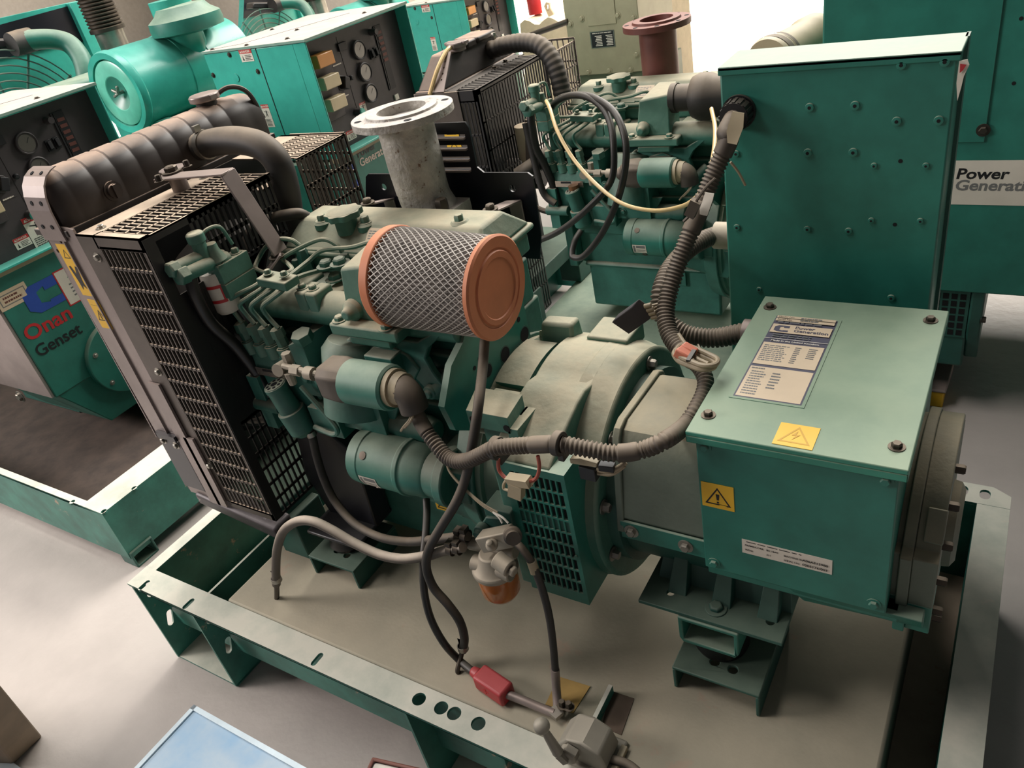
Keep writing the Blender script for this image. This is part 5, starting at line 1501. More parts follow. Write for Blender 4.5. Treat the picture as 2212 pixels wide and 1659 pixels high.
m.box(1.30, 1.36, ya + 0.05, 2.0, -0.2, -0.1)
ge = m.build('alternator_end', TEAL_DARK, G2, bevel=0.005)
gq = S(2028, 642, y=ya - 0.002)
m = MB(); m.box(1.435, 1.518, ya - 0.004, ya, -0.03, hz0 - 0.006); gg = m.build('end_grille', TEAL_DARK, ge)
for i in range(4):
    for j in range(6):
        x = 1.440 + i * 0.019; z = -0.024 + j * 0.0205
        m = MB(); m.box(x, x + 0.013, ya - 0.005, ya - 0.0035, z, z + 0.015)
        m.build('grille_slot', HOLE, gg)
bolt('end_bolt', S(2118, 690, y=ya), X, 0.008, 0.012, DARKSTEEL, ge)
# air cleaner seen over the top of the near control box
q = S(1700, 118, y=1.75)
m = MB()
ax_ = V((0.25, 1, 0.0)).normalized()
m.lathe(q - ax_ * 0.1, ax_, [(0, 0.055), (0, 0.064), (0.012, 0.068), (0.02, 0.064), (0.032, 0.064), (0.04, 0.068), (0.05, 0.064), (0.06, 0.062), (0.2, 0.062), (0.21, 0.068), (0.26, 0.068)], 44)
m.build('air_cleaner', BEIGEPLASTIC, G2, angle=60)
m = MB(); m.lathe(q - ax_ * 0.085, ax_, [(0, 0.0685), (0.01, 0.0695), (0.02, 0.0685)], 44, cap0=False, cap1=False); m.lathe(q - ax_ * 0.055, ax_, [(0, 0.0685), (0.006, 0.0690), (0.012, 0.0685)], 44, cap0=False, cap1=False); m.build('rubber_band', RUBBER, G2)

# loose hoses hung on the second set
LH = MB().tube([S(1128, 515, y=1.22), S(1165, 518, y=1.22), S(1215, 495, y=1.20), S(1270, 450, y=1.18), S(1320, 390, y=1.18), S(1325, 310, y=1.20), S(1312, 250, y=1.24), S(1280, 215, y=1.28), S(1240, 206, y=1.32), S(1205, 218, y=1.38), S(1190, 235, y=1.42)], 0.0085, 14).build('rubber_hose', RUBBER_CLEAN)
tag(LH, 'black rubber hose curving down to the black support plate, inner one of the loops', 'hose', 'black hoses looped over the second set')
LH2 = MB().tube([S(1236, 545, y=1.20), S(1242, 520, y=1.22), S(1254, 500, y=1.25)][::-1] + [S(1240, 556, y=1.19), S(1262, 552, y=1.18), S(1300, 505, y=1.17), S(1335, 430, y=1.16), S(1352, 350, y=1.17), S(1348, 290, y=1.19), S(1325, 240, y=1.23), S(1285, 212, y=1.28), S(1250, 205, y=1.32), S(1215, 210, y=1.37), S(1195, 225, y=1.41)], 0.0085, 14).build('rubber_hose', RUBBER_CLEAN)
tag(LH2, 'black rubber hose hooked up at its lower end, outer one of the two loops', 'hose', 'black hoses looped over the second set')
CT = MB().tube([S(1180, 218, y=1.34), S(1188, 235, y=1.30), S(1205, 285, y=1.24), S(1240, 345, y=1.20), S(1290, 400, y=1.16), S(1345, 440, y=1.12), S(1410, 455, y=1.08), S(1465, 448, y=1.02), S(1500, 430, y=.98), S(1525, 395, y=1.02), S(1540, 340, y=1.12), S(1545, 280, y=1.22), S(1537, 235, y=1.32)], 0.0048, 12).build('plastic_tube', CLEARTUBE)
tag(CT, 'yellowed plastic tube sagging across the green engine behind the support plate', 'tube')
YB = empty('warning_can', S(2025, 880, z=FZ))
tag(YB, 'small yellow can with a grey folded lid on the floor behind the alternator', 'can')
q = YB.location
m = MB(); m.box(q.x - 0.06, q.x + 0.012, q.y, q.y + 0.08, FZ, FZ + 0.05); m.build('can_body', [YELLOW], YB, bevel=0.004)
m = MB(); m.hexa([(q.x - 0.065, q.y - 0.004, FZ + 0.05), (q.x + 0.016, q.y - 0.004, FZ + 0.05), (q.x + 0.022, q.y + 0.1, FZ + 0.05), (q.x - 0.065, q.y + 0.1, FZ + 0.05), (q.x - 0.065, q.y - 0.004, FZ + 0.058), (q.x + 0.016, q.y - 0.004, FZ + 0.058), (q.x + 0.022, q.y + 0.1, FZ + 0.085), (q.x - 0.065, q.y + 0.1, FZ + 0.085)]); m.build('can_lid', FLANGE, YB, bevel=0.004)
# ================================================================== the larger boxed sets on the left
def danger(name, o, ux, uy, w, h, parent, tall=True):
    st = Sticker(o, ux, uy, w, h, WHITE)
    hh = h * (0.16 if tall else 0.34)
    st.rect(0, h - hh, w, h, RED)
    st.text('DANGER', w * 0.54, h - hh * 0.78, hh * 0.75, WHITE, 0.02, 'CENTER')
    st.poly([(w * .06, h - hh * .8), (w * .2, h - hh * .8), (w * .13, h - hh * .25)], WHITE)
    if tall:
        cx, cy, r = w * 0.5, h * 0.63, w * 0.32
        st.poly([(cx - .1 * r, cy + .5 * r), (cx + .12 * r, cy + .5 * r), (cx + .12 * r, cy + .75 * r), (cx - .1 * r, cy + .75 * r)], INK)
        st.poly([(cx - .12 * r, cy - .3 * r), (cx + .16 * r, cy - .3 * r), (cx + .2 * r, cy + .45 * r), (cx - .16 * r, cy + .45 * r)], INK)
        st.poly([(cx - .95 * r, cy + .5 * r), (cx - .1 * r, cy + .2 * r), (cx - .1 * r, cy + .38 * r), (cx - .9 * r, cy + .6 * r)], INK)
        st.poly([(cx + .1 * r, cy + .42 * r), (cx + .9 * r, cy + .1 * r), (cx + .95 * r, cy + .2 * r), (cx + .1 * r, cy + .55 * r)], INK)
        st.poly([(cx - .1 * r, cy - .2 * r), (cx - .6 * r, cy - 1.0 * r), (cx - .42 * r, cy - 1.0 * r), (cx + .06 * r, cy - .25 * r)], INK)
        st.poly([(cx + .0 * r, cy - .25 * r), (cx + .12 * r, cy - 1.05 * r), (cx + .28 * r, cy - 1.05 * r), (cx + .16 * r, cy - .2 * r)], INK)
        st.lines(w * .1, w * .92, h * 0.05, h * 0.38, 6, INK, 0.4, 11)
    else:
        cx, cy, r = w * 0.2, h * 0.33, h * 0.2
        st.poly([(cx - .5 * r, cy - r), (cx, cy + r), (cx + .2 * r, cy - r * .4), (cx + .8 * r, cy - r)], INK)
        st.lines(w * .38, w * .94, h * 0.08, h * 0.58, 4, INK, 0.4, 12)
    return st.build(name, parent, 'white and red DANGER sticker')

G4 = empty('enclosed_generator_set', (-0.7, 1.73, FZ))
tag(G4, 'glossy teal generator set with a round air cleaner and orange and ivory relays', 'generator', 'teal sets with charcoal control panels')
XF = -0.45
HY0, HY1, HZ0, HZ1 = 1.452, 2.005, 0.462, 0.842
m = MB()
m.box(-0.935, XF - 0.035, HY0, HY1, HZ0 - 0.01, HZ1 - 0.004)
# hood rim around the recessed panel
m.box(XF - 0.035, XF + 0.022, HY0, HY0 + 0.006, HZ0, HZ1); m.box(XF - 0.035, XF + 0.022, HY1 - 0.006, HY1, HZ0, HZ1)
m.box(XF - 0.035, XF + 0.022, HY0, HY1, HZ1 - 0.006, HZ1)
m.box(XF - 0.035, XF + 0.022, HY0, HY1, HZ0 - 0.008, HZ0)
hood = m.build('control_housing', TEAL_CLEAN, G4, bevel=0.002)
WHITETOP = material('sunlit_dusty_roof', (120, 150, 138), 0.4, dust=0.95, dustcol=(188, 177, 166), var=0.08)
m = MB()
m.box(-0.938, XF + 0.026, HY0 - 0.003, HY1 + 0.003, HZ1 - 0.002, HZ1 + 0.006)
m.mat(1); m.bar((-0.80, HY0 + 0.06, HZ1 + 0.0062), (-0.62, HY1 - 0.1, HZ1 + 0.0062), 0.003, 0.0008); m.bar((-0.93, HY0 + 0.02, HZ1 + 0.0062), (-0.80, HY0 + 0.06, HZ1 + 0.0062), 0.003, 0.0008)
roof = m.build('housing_roof', [WHITETOP, INK], hood)
for x, y in ((-0.9, 1.47), (-0.72, 1.47), (-0.55, 1.5), (-0.88, 1.75), (-0.66, 1.66), (-0.50, 1.85)):
    bolt('roof_screw', (x, y, HZ1 + 0.006), Z, 0.006, 0.005, DARKSTEEL, roof)
MB().box(-0.664, -0.661, HY0 - 0.0015, HY0, HZ0 - 0.15, HZ1).build('panel_seam', INK, hood)
for x, z in ((-0.80, 0.828), (-0.923, 0.767), (-0.688, 0.765)):
    bolt('side_screw', (x, HY0, z), -Y, 0.006, 0.006, DARKSTEEL, hood)
m = MB(); m.lathe((-0.807, HY0, 0.752), -Y, [(0, 0.014), (0.003, 0.014), (0.003, 0.010), (0.0035, 0.006)], 20); m.build('plugged_hole', TEAL_CLEAN, hood)
danger('danger_sticker', (-0.748, HY0 - 0.0005, 0.800), X, Z, 0.062, 0.040, hood, False)
danger('danger_sticker', (-0.735, HY0 - 0.0005, 0.575), X, Z, 0.038, 0.080, hood, True)
# recessed instrument panel
m = MB(); m.box(XF - 0.037, XF - 0.033, HY0 + 0.004, HY1 - 0.004, HZ0 + 0.0, HZ1 - 0.004); m.box(XF - 0.034, XF - 0.0318, 1.656, 1.660, HZ0 + 0.04, HZ1 - 0.03)
pn = m.build('instrument_panel', PANEL, G4)
PX = XF - 0.033
def pan(y, z, dx=0.0): return V((PX + dx, y, z))
for i, (z, mt) in enumerate(((0.766, AMBERLENS), (0.695, IVORY), (0.624, IVORY))):
    m = MB(); m.box(PX, PX + 0.045, 1.495, 1.575, z - 0.021, z + 0.021); r_ = m.build('relay', mt, pn, bevel=0.003)
    m = MB(); m.box(PX, PX + 0.012, 1.49, 1.585, z - 0.055, z - 0.021); m.build('relay_socket', PANEL, r_, bevel=0.002)
for z, mt in ((0.747, GLASS), (0.671, GLASS), (0.597, GLASS)):
    m = MB(); m.lathe(pan(1.743, z), X, [(0, 0.033), (0.012, 0.033), (0.014, 0.030), (0.010, 0.027)], 32); g_ = m.build('gauge', PANEL, pn, angle=30)
    m = MB(); m.lathe(pan(1.743, z, 0.0102), X, [(0, 0.026), (0.0006, 0.026)], 32); f_ = m.build('gauge_face', mt, g_)
    m = MB(); c_ = pan(1.743, z, 0.0112); m.bar(c_, c_ + V((0, 0.012, 0.014)), 0.0015, 0.0004, up=(1, 0, 0)); m.build('needle', INK, g_)
m = MB(); m.lathe(pan(1.618, 0.668), X, [(0, 0.028), (0.004, 0.027)], 8); m.mat(1); m.obox(pan(1.618, 0.668, 0.016), V((0.014, 0, 0)), V((0, 0.011, -0.005)), V((0, 0.008, 0.018))); m.build('selector_switch', [PANEL, INK], pn, bevel=0.002)
m = MB(); m.lathe(pan(1.668, 0.672), X, [(0, 0.008), (0.01, 0.008), (0.013, 0.005)], 14); m.build('push_button', INK, pn)
m = MB(); m.lathe(pan(1.59, 0.752), X, [(0, 0.009), (0.006, 0.009), (0.006, 0.003), (0.016, 0.003)], 14); m.build('toggle_switch', INK, pn)
m = MB(); m.box(PX, PX + 0.008, 1.648, 1.69, 0.765, 0.79); m.build('hour_counter', INK, pn, bevel=0.001)
for y in (1.806, 1.832):
    m = MB(); m.box(PX, PX + 0.006, y - 0.009, y + 0.009, 0.70, 0.735); m.obox(pan(y, 0.718, 0.01), V((0.005, 0, 0.002)), V((0, 0.006, 0)), V((-0.002, 0, 0.012))); m.build('rocker_switch', INK, pn, bevel=0.001)
m = MB(); m.box(PX, PX + 0.004, 1.853, 1.858, 0.575, 0.80); m.box(PX, PX + 0.003, 1.862, 1.895, 0.575, 0.80)
m.mat(1)
for k in range(6): m.box(PX + 0.003, PX + 0.0045, 1.866, 1.890, 0.675 + k * 0.019, 0.685 + k * 0.019)
m.build('alarm_strip', [INK, PIPERUST], pn)
m = MB(); m.lathe(pan(1.835, 0.785), X, [(0, 0.011), (0.012, 0.011), (0.03, 0.010)], 14); m.build('lamp_holder', PANEL, pn)
m = MB(); m.box(PX, PX + 0.006, 1.87, 1.893, 0.532, 0.552); m.build('test_button', WHITE, pn, bevel=0.001)
m = MB(); m.lathe(pan(1.648, 0.558), X, [(0, 0.014), (0.03, 0.013)], 18); m.mat(1); m.lathe(pan(1.648, 0.558, 0.03), X, [(0, 0.0135), (0.005, 0.011)], 18); m.build('start_button', [PANEL, TEAL_CLEAN], pn)
st = Sticker(pan(1.600, 0.725, .0004), Y, Z, 0.045, 0.008, PANEL); st.lines(0, 0.045, 0, 0.008, 1, WHITE, 0.5, 2); st.build('switch_caption', pn)
st = Sticker(pan(1.600, 0.620, .0004), Y, Z, 0.045, 0.008, PANEL); st.lines(0, 0.045, 0, 0.008, 1, WHITE, 0.5, 3); st.build('switch_caption', pn)
danger('danger_sticker', pan(1.672, 0.535, .0004), Y, Z, 0.034, 0.045, pn, True)
danger('danger_sticker', pan(1.565, 0.478, .0004), Y, Z, 0.05, 0.034, pn, False)
# lip and lower shell of the alternator
m = MB(); m.box(XF - 0.03, XF + 0.008, HY0 - 0.004, HY1 + 0.004, HZ0 - 0.022, HZ0 - 0.006); m.build('housing_lip', BEIGEPLASTIC, G4)
m = MB()
m.box(-0.92, XF - 0.02, HY0 - 0.02, HY1 + 0.02, 0.02, HZ0 - 0.02)
m.hexa([(-0.9, 1.55, -0.16), (XF - 0.025, 1.55, -0.16), (XF - 0.025, 1.93, -0.16), (-0.9, 1.93, -0.16), (-0.9, HY0 - 0.01, 0.02), (XF - 0.025, HY0 - 0.01, 0.02), (XF - 0.025, HY1, 0.02), (-0.9, HY1, 0.02)])
low = m.build('alternator_shell', TEAL, G4, bevel=0.003)
CYC = V((XF - 0.02, 1.69, 0.03))
m = MB(); m.lathe(CYC - X * .03, X, [(0, 0.128), (0.05, 0.13), (0.052, 0.127)], 56); cv = m.build('round_cover', TEAL, low, angle=30)
for a in (150, 215, 30, -30):
    bolt('cover_screw', CYC + V((0.022, 0.105 * cos(radians(a)), 0.105 * sin(radians(a)))), X, 0.006, 0.006, STEEL, cv)
# engine with its big air cleaner and rain cap
m = MB(); m.box(-2.0, -0.95, 1.5, 1.95, 0.05, 0.50); m.box(-1.9, -1.0, 1.6, 1.85, 0.5, 0.62)
for k in range(5): m.box(-1.85 + k * 0.18, -1.75 + k * 0.18, 1.45, 1.52, 0.3, 0.44)
m.build('diesel_engine', TEAL_CLEAN, G4, bevel=0.01)
dc = S(258, 201, y=1.3)
m = MB()
R_ = 0.148
m.lathe(dc, Y, [(0.07, R_ * 0.05), (0.012, R_ * 0.80), (-0.01, R_ * 0.82), (-0.012, R_ * 0.97), (0.0, R_ * 1.0), (0.014, R_ * 1.0), (0.02, R_ * 0.975), (0.235, R_ * 0.965), (0.237, R_ * 0.985), (0.243, R_ * 0.985), (0.245, R_ * 0.965), (0.345, R_ * 0.965), (0.347, R_ * .985), (0.353, R_ * .985), (0.355, R_ * 0.965), (0.55, R_ * 0.96), (0.56, R_ * 0.9)], 64)
ac = m.build('air_cleaner', TEAL_CLEAN, G4, angle=30)
m = MB()
m.lathe(dc - Y * 0.006, Y, [(0.02, R_ * 0.80), (0.0, R_ * 0.78), (-0.003, R_ * 0.74), (-0.002, R_ * 0.42), (0.0, R_ * 0.40)], 56, cap0=False, cap1=False)
m.mat(1); m.lathe(dc - Y * 0.006, Y, [(0.0, R_ * 0.40), (0.022, R_ * 0.14), (0.023, R_ * 0.05)], 48, cap0=False)
m.build('cleaner_lid', [material('pale_teal_lid', (104, 186, 164), 0.3, dust=0.1), material('teal_cone', (60, 128, 112), 0.3, dust=0.5, dustcol=(190, 200, 184))], ac, angle=30)
m = MB(); c_ = dc - Y * 0.0
m.lathe(c_ + Y * 0.03, -Y, [(0, 0.006), (0.04, 0.006)], 10)
for a in (60, 150, 200): m.bar(c_ - Y * 0.005, c_ - Y * 0.008 + V((cos(radians(a)), 0, sin(radians(a)))) * 0.03, 0.010, 0.010)
m.build('wing_nut', STEEL, ac, bevel=0.003)
tc_ = S(408, 110, y=1.62)
m = MB(); m.lathe((tc_.x, 1.62, dc.z + 0.05), Z, [(0, 0.078), (0.20, 0.078)], 36); m.build('inlet_stack', TEAL_CLEAN, ac, angle=30)
rc = S(398, 36, y=1.62)
m = MB(); m.lathe((rc.x, 1.62, rc.z - 0.055), Z, [(0, 0.08), (0.01, 0.135), (0.03, 0.138), (0.055, 0.135), (0.075, 0.105), (0.095, 0.09), (0.10, 0.03)], 48); m.build('rain_cap', TEAL, ac, angle=40)
m = MB(); m.box(dc.x - 0.09, dc.x + 0.09, 1.36, 1.75, dc.z - 0.24, dc.z - 0.13); m.box(dc.x + 0.0, dc.x + 0.16, 1.33, 1.40, dc.z - 0.19, dc.z - 0.12); m.build('cleaner_bracket', TEAL_CLEAN, ac, bevel=0.01)
m = MB()
for k in range(4): m.tube([dc + V((-.1 + k * .03, 0.08, -0.2)), dc + V((0.02 + k * .03, 0.03, -0.24)), dc + V((0.16 + k * .04, 0.08, -0.22 - k * .02)), dc + V((0.3, 0.12, -0.26))], 0.007, 8)
m.build('engine_pipe', TEAL_CLEAN, G4)
# exhaust bellows
b0, b1 = S(252, 108, y=1.75), S(243, 78, y=1.75)
m = MB(); m.lathe((b0.x, 1.75, b0.z - 0.06), Z, [(0, 0.060), (0.155, 0.060)], 28); m.build('exhaust_sleeve', STEEL, G4)
m = MB(); zz = b0.z + 0.10
prof = []
for k in range(22):
    prof += [(k * 0.014, 0.064), (k * 0.014 + 0.004, 0.073), (k * 0.014 + 0.009, 0.073)]
m.lathe((b0.x, 1.75, zz), Z, [(-0.02, 0.075), (-0.005, 0.075)] + prof, 28)
m.build('exhaust_bellows', DARKSTEEL, G4)
# radiator, fan ring and coolant pipe at the far end
RX = -2.1
m = MB()
m.prism([S(u, v, x=RX) for u, v in ((-60, 52), (165, 2), (216, 122), (120, 200), (-60, 260))], (-0.05, 0, 0))
m.box(RX - 0.03, RX + 0.03, S(163, 3, x=RX).y - 0.05, S(163, 3, x=RX).y, 0.3, S(163, 3, x=RX).z)
rd = m.build('radiator_shroud', TEAL_CLEAN, G4, bevel=0.002)
m = MB(); m.prism([S(u, v, x=RX + .002) for u, v in ((-60, 70), (158, 10), (188, 88), (-60, 140))], (0.003, 0, 0)); m.build('dark_core', BLACK_CLEAN, rd)
m = MB(); m.hexa([S(-60, 110, x=RX + .2), S(150, 100, x=RX + .2), S(150, 100, x=RX + .05), S(-60, 110, x=RX + .05), S(-60, 85, x=RX + .2), S(130, 78, x=RX + .2), S(130, 78, x=RX + .05), S(-60, 85, x=RX + .05)]); m.build('header_tank', BLACK, rd, bevel=0.01)
fc = S(60, 300, x=RX + 0.25)
m = MB()
for k in range(8):
    m.lathe(fc, X, [(0, 0.14 + k * 0.028), (0.006, 0.137 + k * 0.028), (0, 0.134 + k * 0.028)], 48, cap0=False, cap1=False)
for a in range(0, 180, 30): m.bar(fc + V((0, cos(radians(a)), sin(radians(a)))) * 0.34, fc - V((0, cos(radians(a)), sin(radians(a)))) * 0.34, 0.008, 0.005, up=(1, 0, 0))
m.build('fan_ring', TEAL_DARK, rd)
m = MB(); m.tube([S(40, 92, x=RX + .25), S(70, 86, x=RX + .27), S(115, 85, x=RX + .30), S(150, 95, x=RX + .34), S(175, 125, x=RX + .38), S(186, 160, x=RX + .40), S(190, 200, x=RX + .4)], 0.038, 18); pp_ = m.build('coolant_pipe', TEAL, rd)
m = MB(); q_ = S(50, 90, x=RX + .25); m.lathe(q_ - Y * 0.05, Y, [(0, 0.044), (0.05, 0.046), (0.09, 0.044)], 20); m.build('hose_joint', RUBBER, rd)
m = MB(); q_ = S(150, 175, x=RX + .55); m.box(q_.x - 0.1, q_.x + 0.10, q_.y - 0.12, q_.y + 0.2, q_.z - 0.12, q_.z); m.build('thermostat_housing', TEAL, G4, bevel=0.015)

def spawn(proto, d, label, keep=None):
    c = copy_tree(proto, None, keep)
    c.location = V(proto.location) + V(d)
    c['label'] = label
    return c
G7 = spawn(G4, (-0.92, 2.24, -0.23), 'farthest teal generator set, its charcoal panel cut off by the top of the photo')
D3 = V((-0.49, -1.0, 0.02))
G3 = spawn(G4, D3, 'green generator set with blue, red and black badges below its charcoal panel', lambda o: stem_(o.name) not in ('air_cleaner', 'exhaust_bellows', 'exhaust_sleeve', 'radiator_shroud', 'thermostat_housing', 'engine_pipe', 'danger_sticker'))
# lettering on the middle set
def child(root, name):
    return [c for c in root.children if stem_(c.name) == name][0]
lx = XF - 0.0195
st = Sticker((lx, 1.575, 0.375), Y, Z, 0.29, 0.075, None)
st.text('Power', 0.0, 0.040, 0.040, PANEL, 0.02); st.text('Generation', 0.0, 0.006, 0.040, STEEL, 0.02)
st.build('power_lettering', low)
st = Sticker((lx, 1.495, 0.375), Y, Z, 0.055, 0.042, BLUE); st.poly([(0.0, 0.0), (0.008, 0.0), (0.05, 0.042), (0.036, 0.042)], WHITE); st.build('blue_badge', low)
st = Sticker((lx, 1.495, 0.318), Y, Z, 0.05, 0.03, BLUE); st.build('blue_badge', low)
# badges on the near boxed set
low3 = child(G3, 'alternator_shell'); pn3 = child(G3, 'instrument_panel'); ho3 = child(G3, 'control_housing')
ox = lx + D3.x
def on3(u, v): return S(u, v, x=ox)
a_, b_ = on3(62, 690), on3(112, 630)
st = Sticker((ox, on3(56, 660).y, on3(85, 680).z), Y, Z, 0.125, 0.095, None); st.cmark(0.002, 0.002, 0.115, 0.09, BLUE); st.build('blue_mark', low3, 'faded blue letter C mark')
q_ = on3(60, 738)
st = Sticker((ox, q_.y, q_.z - 0.008), Y, Z, 0.20, 0.062, None); st.text('Onan', 0.0, 0.006, 0.066, RED, 0.022, sx=1.1); st.build('red_lettering', low3, 'red Onan lettering')
q_ = on3(85, 775)
st = Sticker((ox, q_.y, q_.z - 0.006), Y, Z, 0.19, 0.055, None); st.text('Genset', 0.0, 0.010, 0.055, INK, 0.015); st.build('black_lettering', low3, 'black Genset lettering')
q_ = on3(12, 672)
st = Sticker((ox, q_.y - .01, q_.z), Y, Z, 0.10, 0.055, CREAM); st.rect(0.008, 0.01, 0.092, 0.045, GREYINK); st.rect(0.011, 0.013, 0.089, 0.042, CREAM); st.lines(0.02, 0.08, 0.016, 0.04, 2, PIPERUST, .5, 4); st.build('round_ended_tag', low3)
q_ = on3(152, 662)
st = Sticker((ox, q_.y, q_.z), Y, Z, 0.12, 0.12, RED); st.rect(0.004, 0.004, 0.116, 0.116, WHITE); st.poly([(0.035, 0.085), (0.085, 0.085), (0.06, 0.108)], TEAL); st.lines(0.03, 0.09, 0.02, 0.07, 4, GREYINK, .4, 6); st.build('inspection_label', low3, 'white label with a red border and green peak')
q_ = S(82, 543, x=PX + D3.x)
danger('danger_sticker', (PX + D3.x + .0005, q_.y, q_.z), Y, Z, 0.07, 0.105, pn3, True)
# bare side plate, skid rail with bolt holes and a square foot tube
G3O = V(G3.location)
m = MB(); m.box(-1.45, ox - 0.004, HY0 + D3.y - 0.030, HY0 + D3.y - 0.021, 0.045, 0.44)
sp_ = m.build('side_plate', FLANGE, low3)
bolt('plate_bolt', S(45, 856, y=HY0 + D3.y - .03), -Y, 0.014, 0.012, STEEL, sp_)
zr = -0.06
c_ = S(220, 1110, z=zr)
ex_, ey_ = c_.x, c_.y
m = MB()
hs = []
for u, v in ((156, 1084), (224, 1104)):
    p = S(u, v, z=zr); hs.append(circle((p.x, p.y, zr), X, Y, 0.008, 14))
iy = S(188, 1082, z=zr).y; ixr = S(188, 1082, z=zr).x
m.prism([(-2.3, ey_, zr), (ex_, ey_, zr), (ex_, iy, zr), (-2.3, iy, zr)], (0, 0, -0.006), hs)
m.box(-2.3, ex_, ey_, ey_ + 0.006, FZ + 0.035, zr - 0.006)
m.box(-2.3, ixr, iy - 0.006, iy, FZ + 0.04, zr - 0.006)
p = S(290, 1054, z=zr)
m.prism([(ixr, iy, zr - .0003), (ex_, iy, zr - .0003), (ex_, 1.28, zr - .0003), (ixr, 1.28, zr - .0003)], (0, 0, -0.006), [circle((p.x, p.y, zr), X, Y, 0.008, 14)])
m.box(ex_ - 0.006, ex_, ey_ + .006, 1.28, FZ + 0.035, zr - 0.006)
m.box(ixr, ixr + 0.006, iy, 1.28, FZ + 0.04, zr - 0.006)
m.box(-2.3, ex_, 1.21, 1.28, FZ + 0.03, zr)
sk = m.build('skid_frame', RAIL, G3, bevel=0.002)
m = MB(); t_ = 0.05
outer = [(ex_ - 0.09, FZ), (ex_ + 0.008, FZ), (ex_ + 0.008, FZ + 0.055), (ex_ - 0.09, FZ + 0.055)]
m.prism([(ex_ - 0.06, ey_ + 0.002 + a, FZ + b) for a, b in ((0, 0), (0.075, 0), (0.075, 0.055), (0, 0.055))], (0.068, 0, 0), [[(ex_ - 0.06, ey_ + 0.002 + a, FZ + b) for a, b in ((0.006, 0.006), (0.069, 0.006), (0.069, 0.049), (0.006, 0.049))]])
m.build('foot_tube', TEAL_DARK, sk, bevel=0.003)
m = MB(); m.box(-2.2, ixr - 0.002, iy + 0.002, 1.2, FZ + 0.03, FZ + 0.036); m.build('skid_floor', material('shadow_brown_skid_floor', (62, 50, 42), 0.8, var=0.3), sk)  # shadow inside the skid is put into this dark brown
m = MB(); m.box(-1.75, -1.35, 0.62, 0.95, FZ + 0.036, 0.0); m.build('alternator_mount', TEAL_DARK, G3, bevel=0.004)
for r_ in (G4, G7):
    m = MB(); o_ = V(r_.location) - V(G4.location)
    m.box(-2.1 + o_.x, -0.47 + o_.x, 1.50 + o_.y, 1.96 + o_.y, FZ, 0.05 + o_.z)
    m.build('skid_frame', TEAL_DARK, r_)
# ================================================================== things around the machines
# sheet-metal box in the near foreground
FB = empty('sheet_metal_box', S(480, 1640, z=FZ))
tag(FB, 'pale blue sheet-metal box top with rust specks in the near foreground', 'box')
zt = 0.12
c0 = S(420, 1524, z=zt); e1 = S(660, 1659, z=zt); e2 = S(232, 1672, z=zt)
ux_ = (e1 - c0).normalized(); uy_ = (e2 - c0); uy_ = (uy_ - ux_ * uy_.dot(ux_)).normalized()
pts = [c0, c0 + ux_ * 0.5, c0 + ux_ * 0.5 + uy_ * 0.4, c0 + uy_ * 0.4]
m = MB()
m.hexa([V((p.x, p.y, FZ + 0.01)) for p in (pts[0], pts[3], pts[2], pts[1])] + [V((p.x, p.y, zt)) for p in (pts[0], pts[3], pts[2], pts[1])])
m.build('box_shell', BLUEBOX, FB, bevel=0.004)
m = MB()
for a, b in ((pts[0], pts[1]), (pts[0], pts[3])):
    d_ = (b - a).normalized(); n_ = (ux_ if (d_ - uy_).length < .1 else uy_)
    m.bar(a + n_ * 0.004 + Z * .001, b + n_ * 0.004 + Z * .001, 0.008, 0.004)
m.build('folded_edge', material('pale_edge', (206, 220, 226), 0.3, metal=0.2), FB)
# framed glass meter at the bottom edge
fq = S(822, 1655, z=0.03)
GM = empty('framed_meter', (fq.x, fq.y, FZ)); tag(GM, 'small brown-framed white plate at the bottom edge, beside the pale blue box', 'meter')
m = MB()
A_ = [S(u, v, z=0.03) for u, v in ((806, 1638), (850, 1648), (850, 1700), (770, 1690))]
ax_ = (A_[1] - A_[0]).normalized(); ay_ = (V((0, 0, 1)).cross(ax_)).normalized()
o_ = A_[0]
w1, h1 = 0.09, 0.09
out = [o_, o_ + ax_ * w1, o_ + ax_ * w1 - ay_ * h1, o_ - ay_ * h1]
inn = [o_ + ax_ * .006 - ay_ * .006, o_ + ax_ * (w1 - .006) - ay_ * .006, o_ + ax_ * (w1 - .006) - ay_ * (h1 - .006), o_ + ax_ * .006 - ay_ * (h1 - .006)]
m.prism(out, (0, 0, 0.006), [inn]); m.build('meter_frame', PIPERUST, GM, bevel=0.003)
m = MB(); m.prism(inn, (0, 0, -0.004)); m.build('meter_face', WHITE, GM)
m = MB(); m.hexa([V((p.x, p.y, FZ)) for p in (out[0], out[3], out[2], out[1])] + [p - Z * .001 for p in (out[0], out[3], out[2], out[1])]); m.build('meter_case', FLANGE, GM)
# dusty crate corner at the lower left
CB = empty('dusty_crate', S(-40, 1560, z=FZ)); tag(CB, 'dusty brown crate corner at the bottom left edge', 'crate')
m = MB()
cz = 0.06
P_ = [S(u, v, z=FZ) for u, v in ((92, 1590), (28, 1652), (-200, 1640), (-150, 1500))]
T_ = [S(u, v, z=cz) for u, v in ((0, 1478), (-60, 1530), (-300, 1500), (-200, 1400))]
m.hexa([P_[0], P_[1], P_[2], P_[3]] + T_); m.build('crate_body', material('dusty_brown_paint', (122, 106, 86), 0.7, var=0.15, scale=10), CB, bevel=0.004)
m = MB(); Q_ = [S(u, v, z=FZ + 0.004) for u, v in ((-5, 1622), (48, 1662), (-40, 1720), (-120, 1660))]
m.prism(Q_, (0, 0, 0.004)); m.build('crate_skid', BLUEBOX, CB)

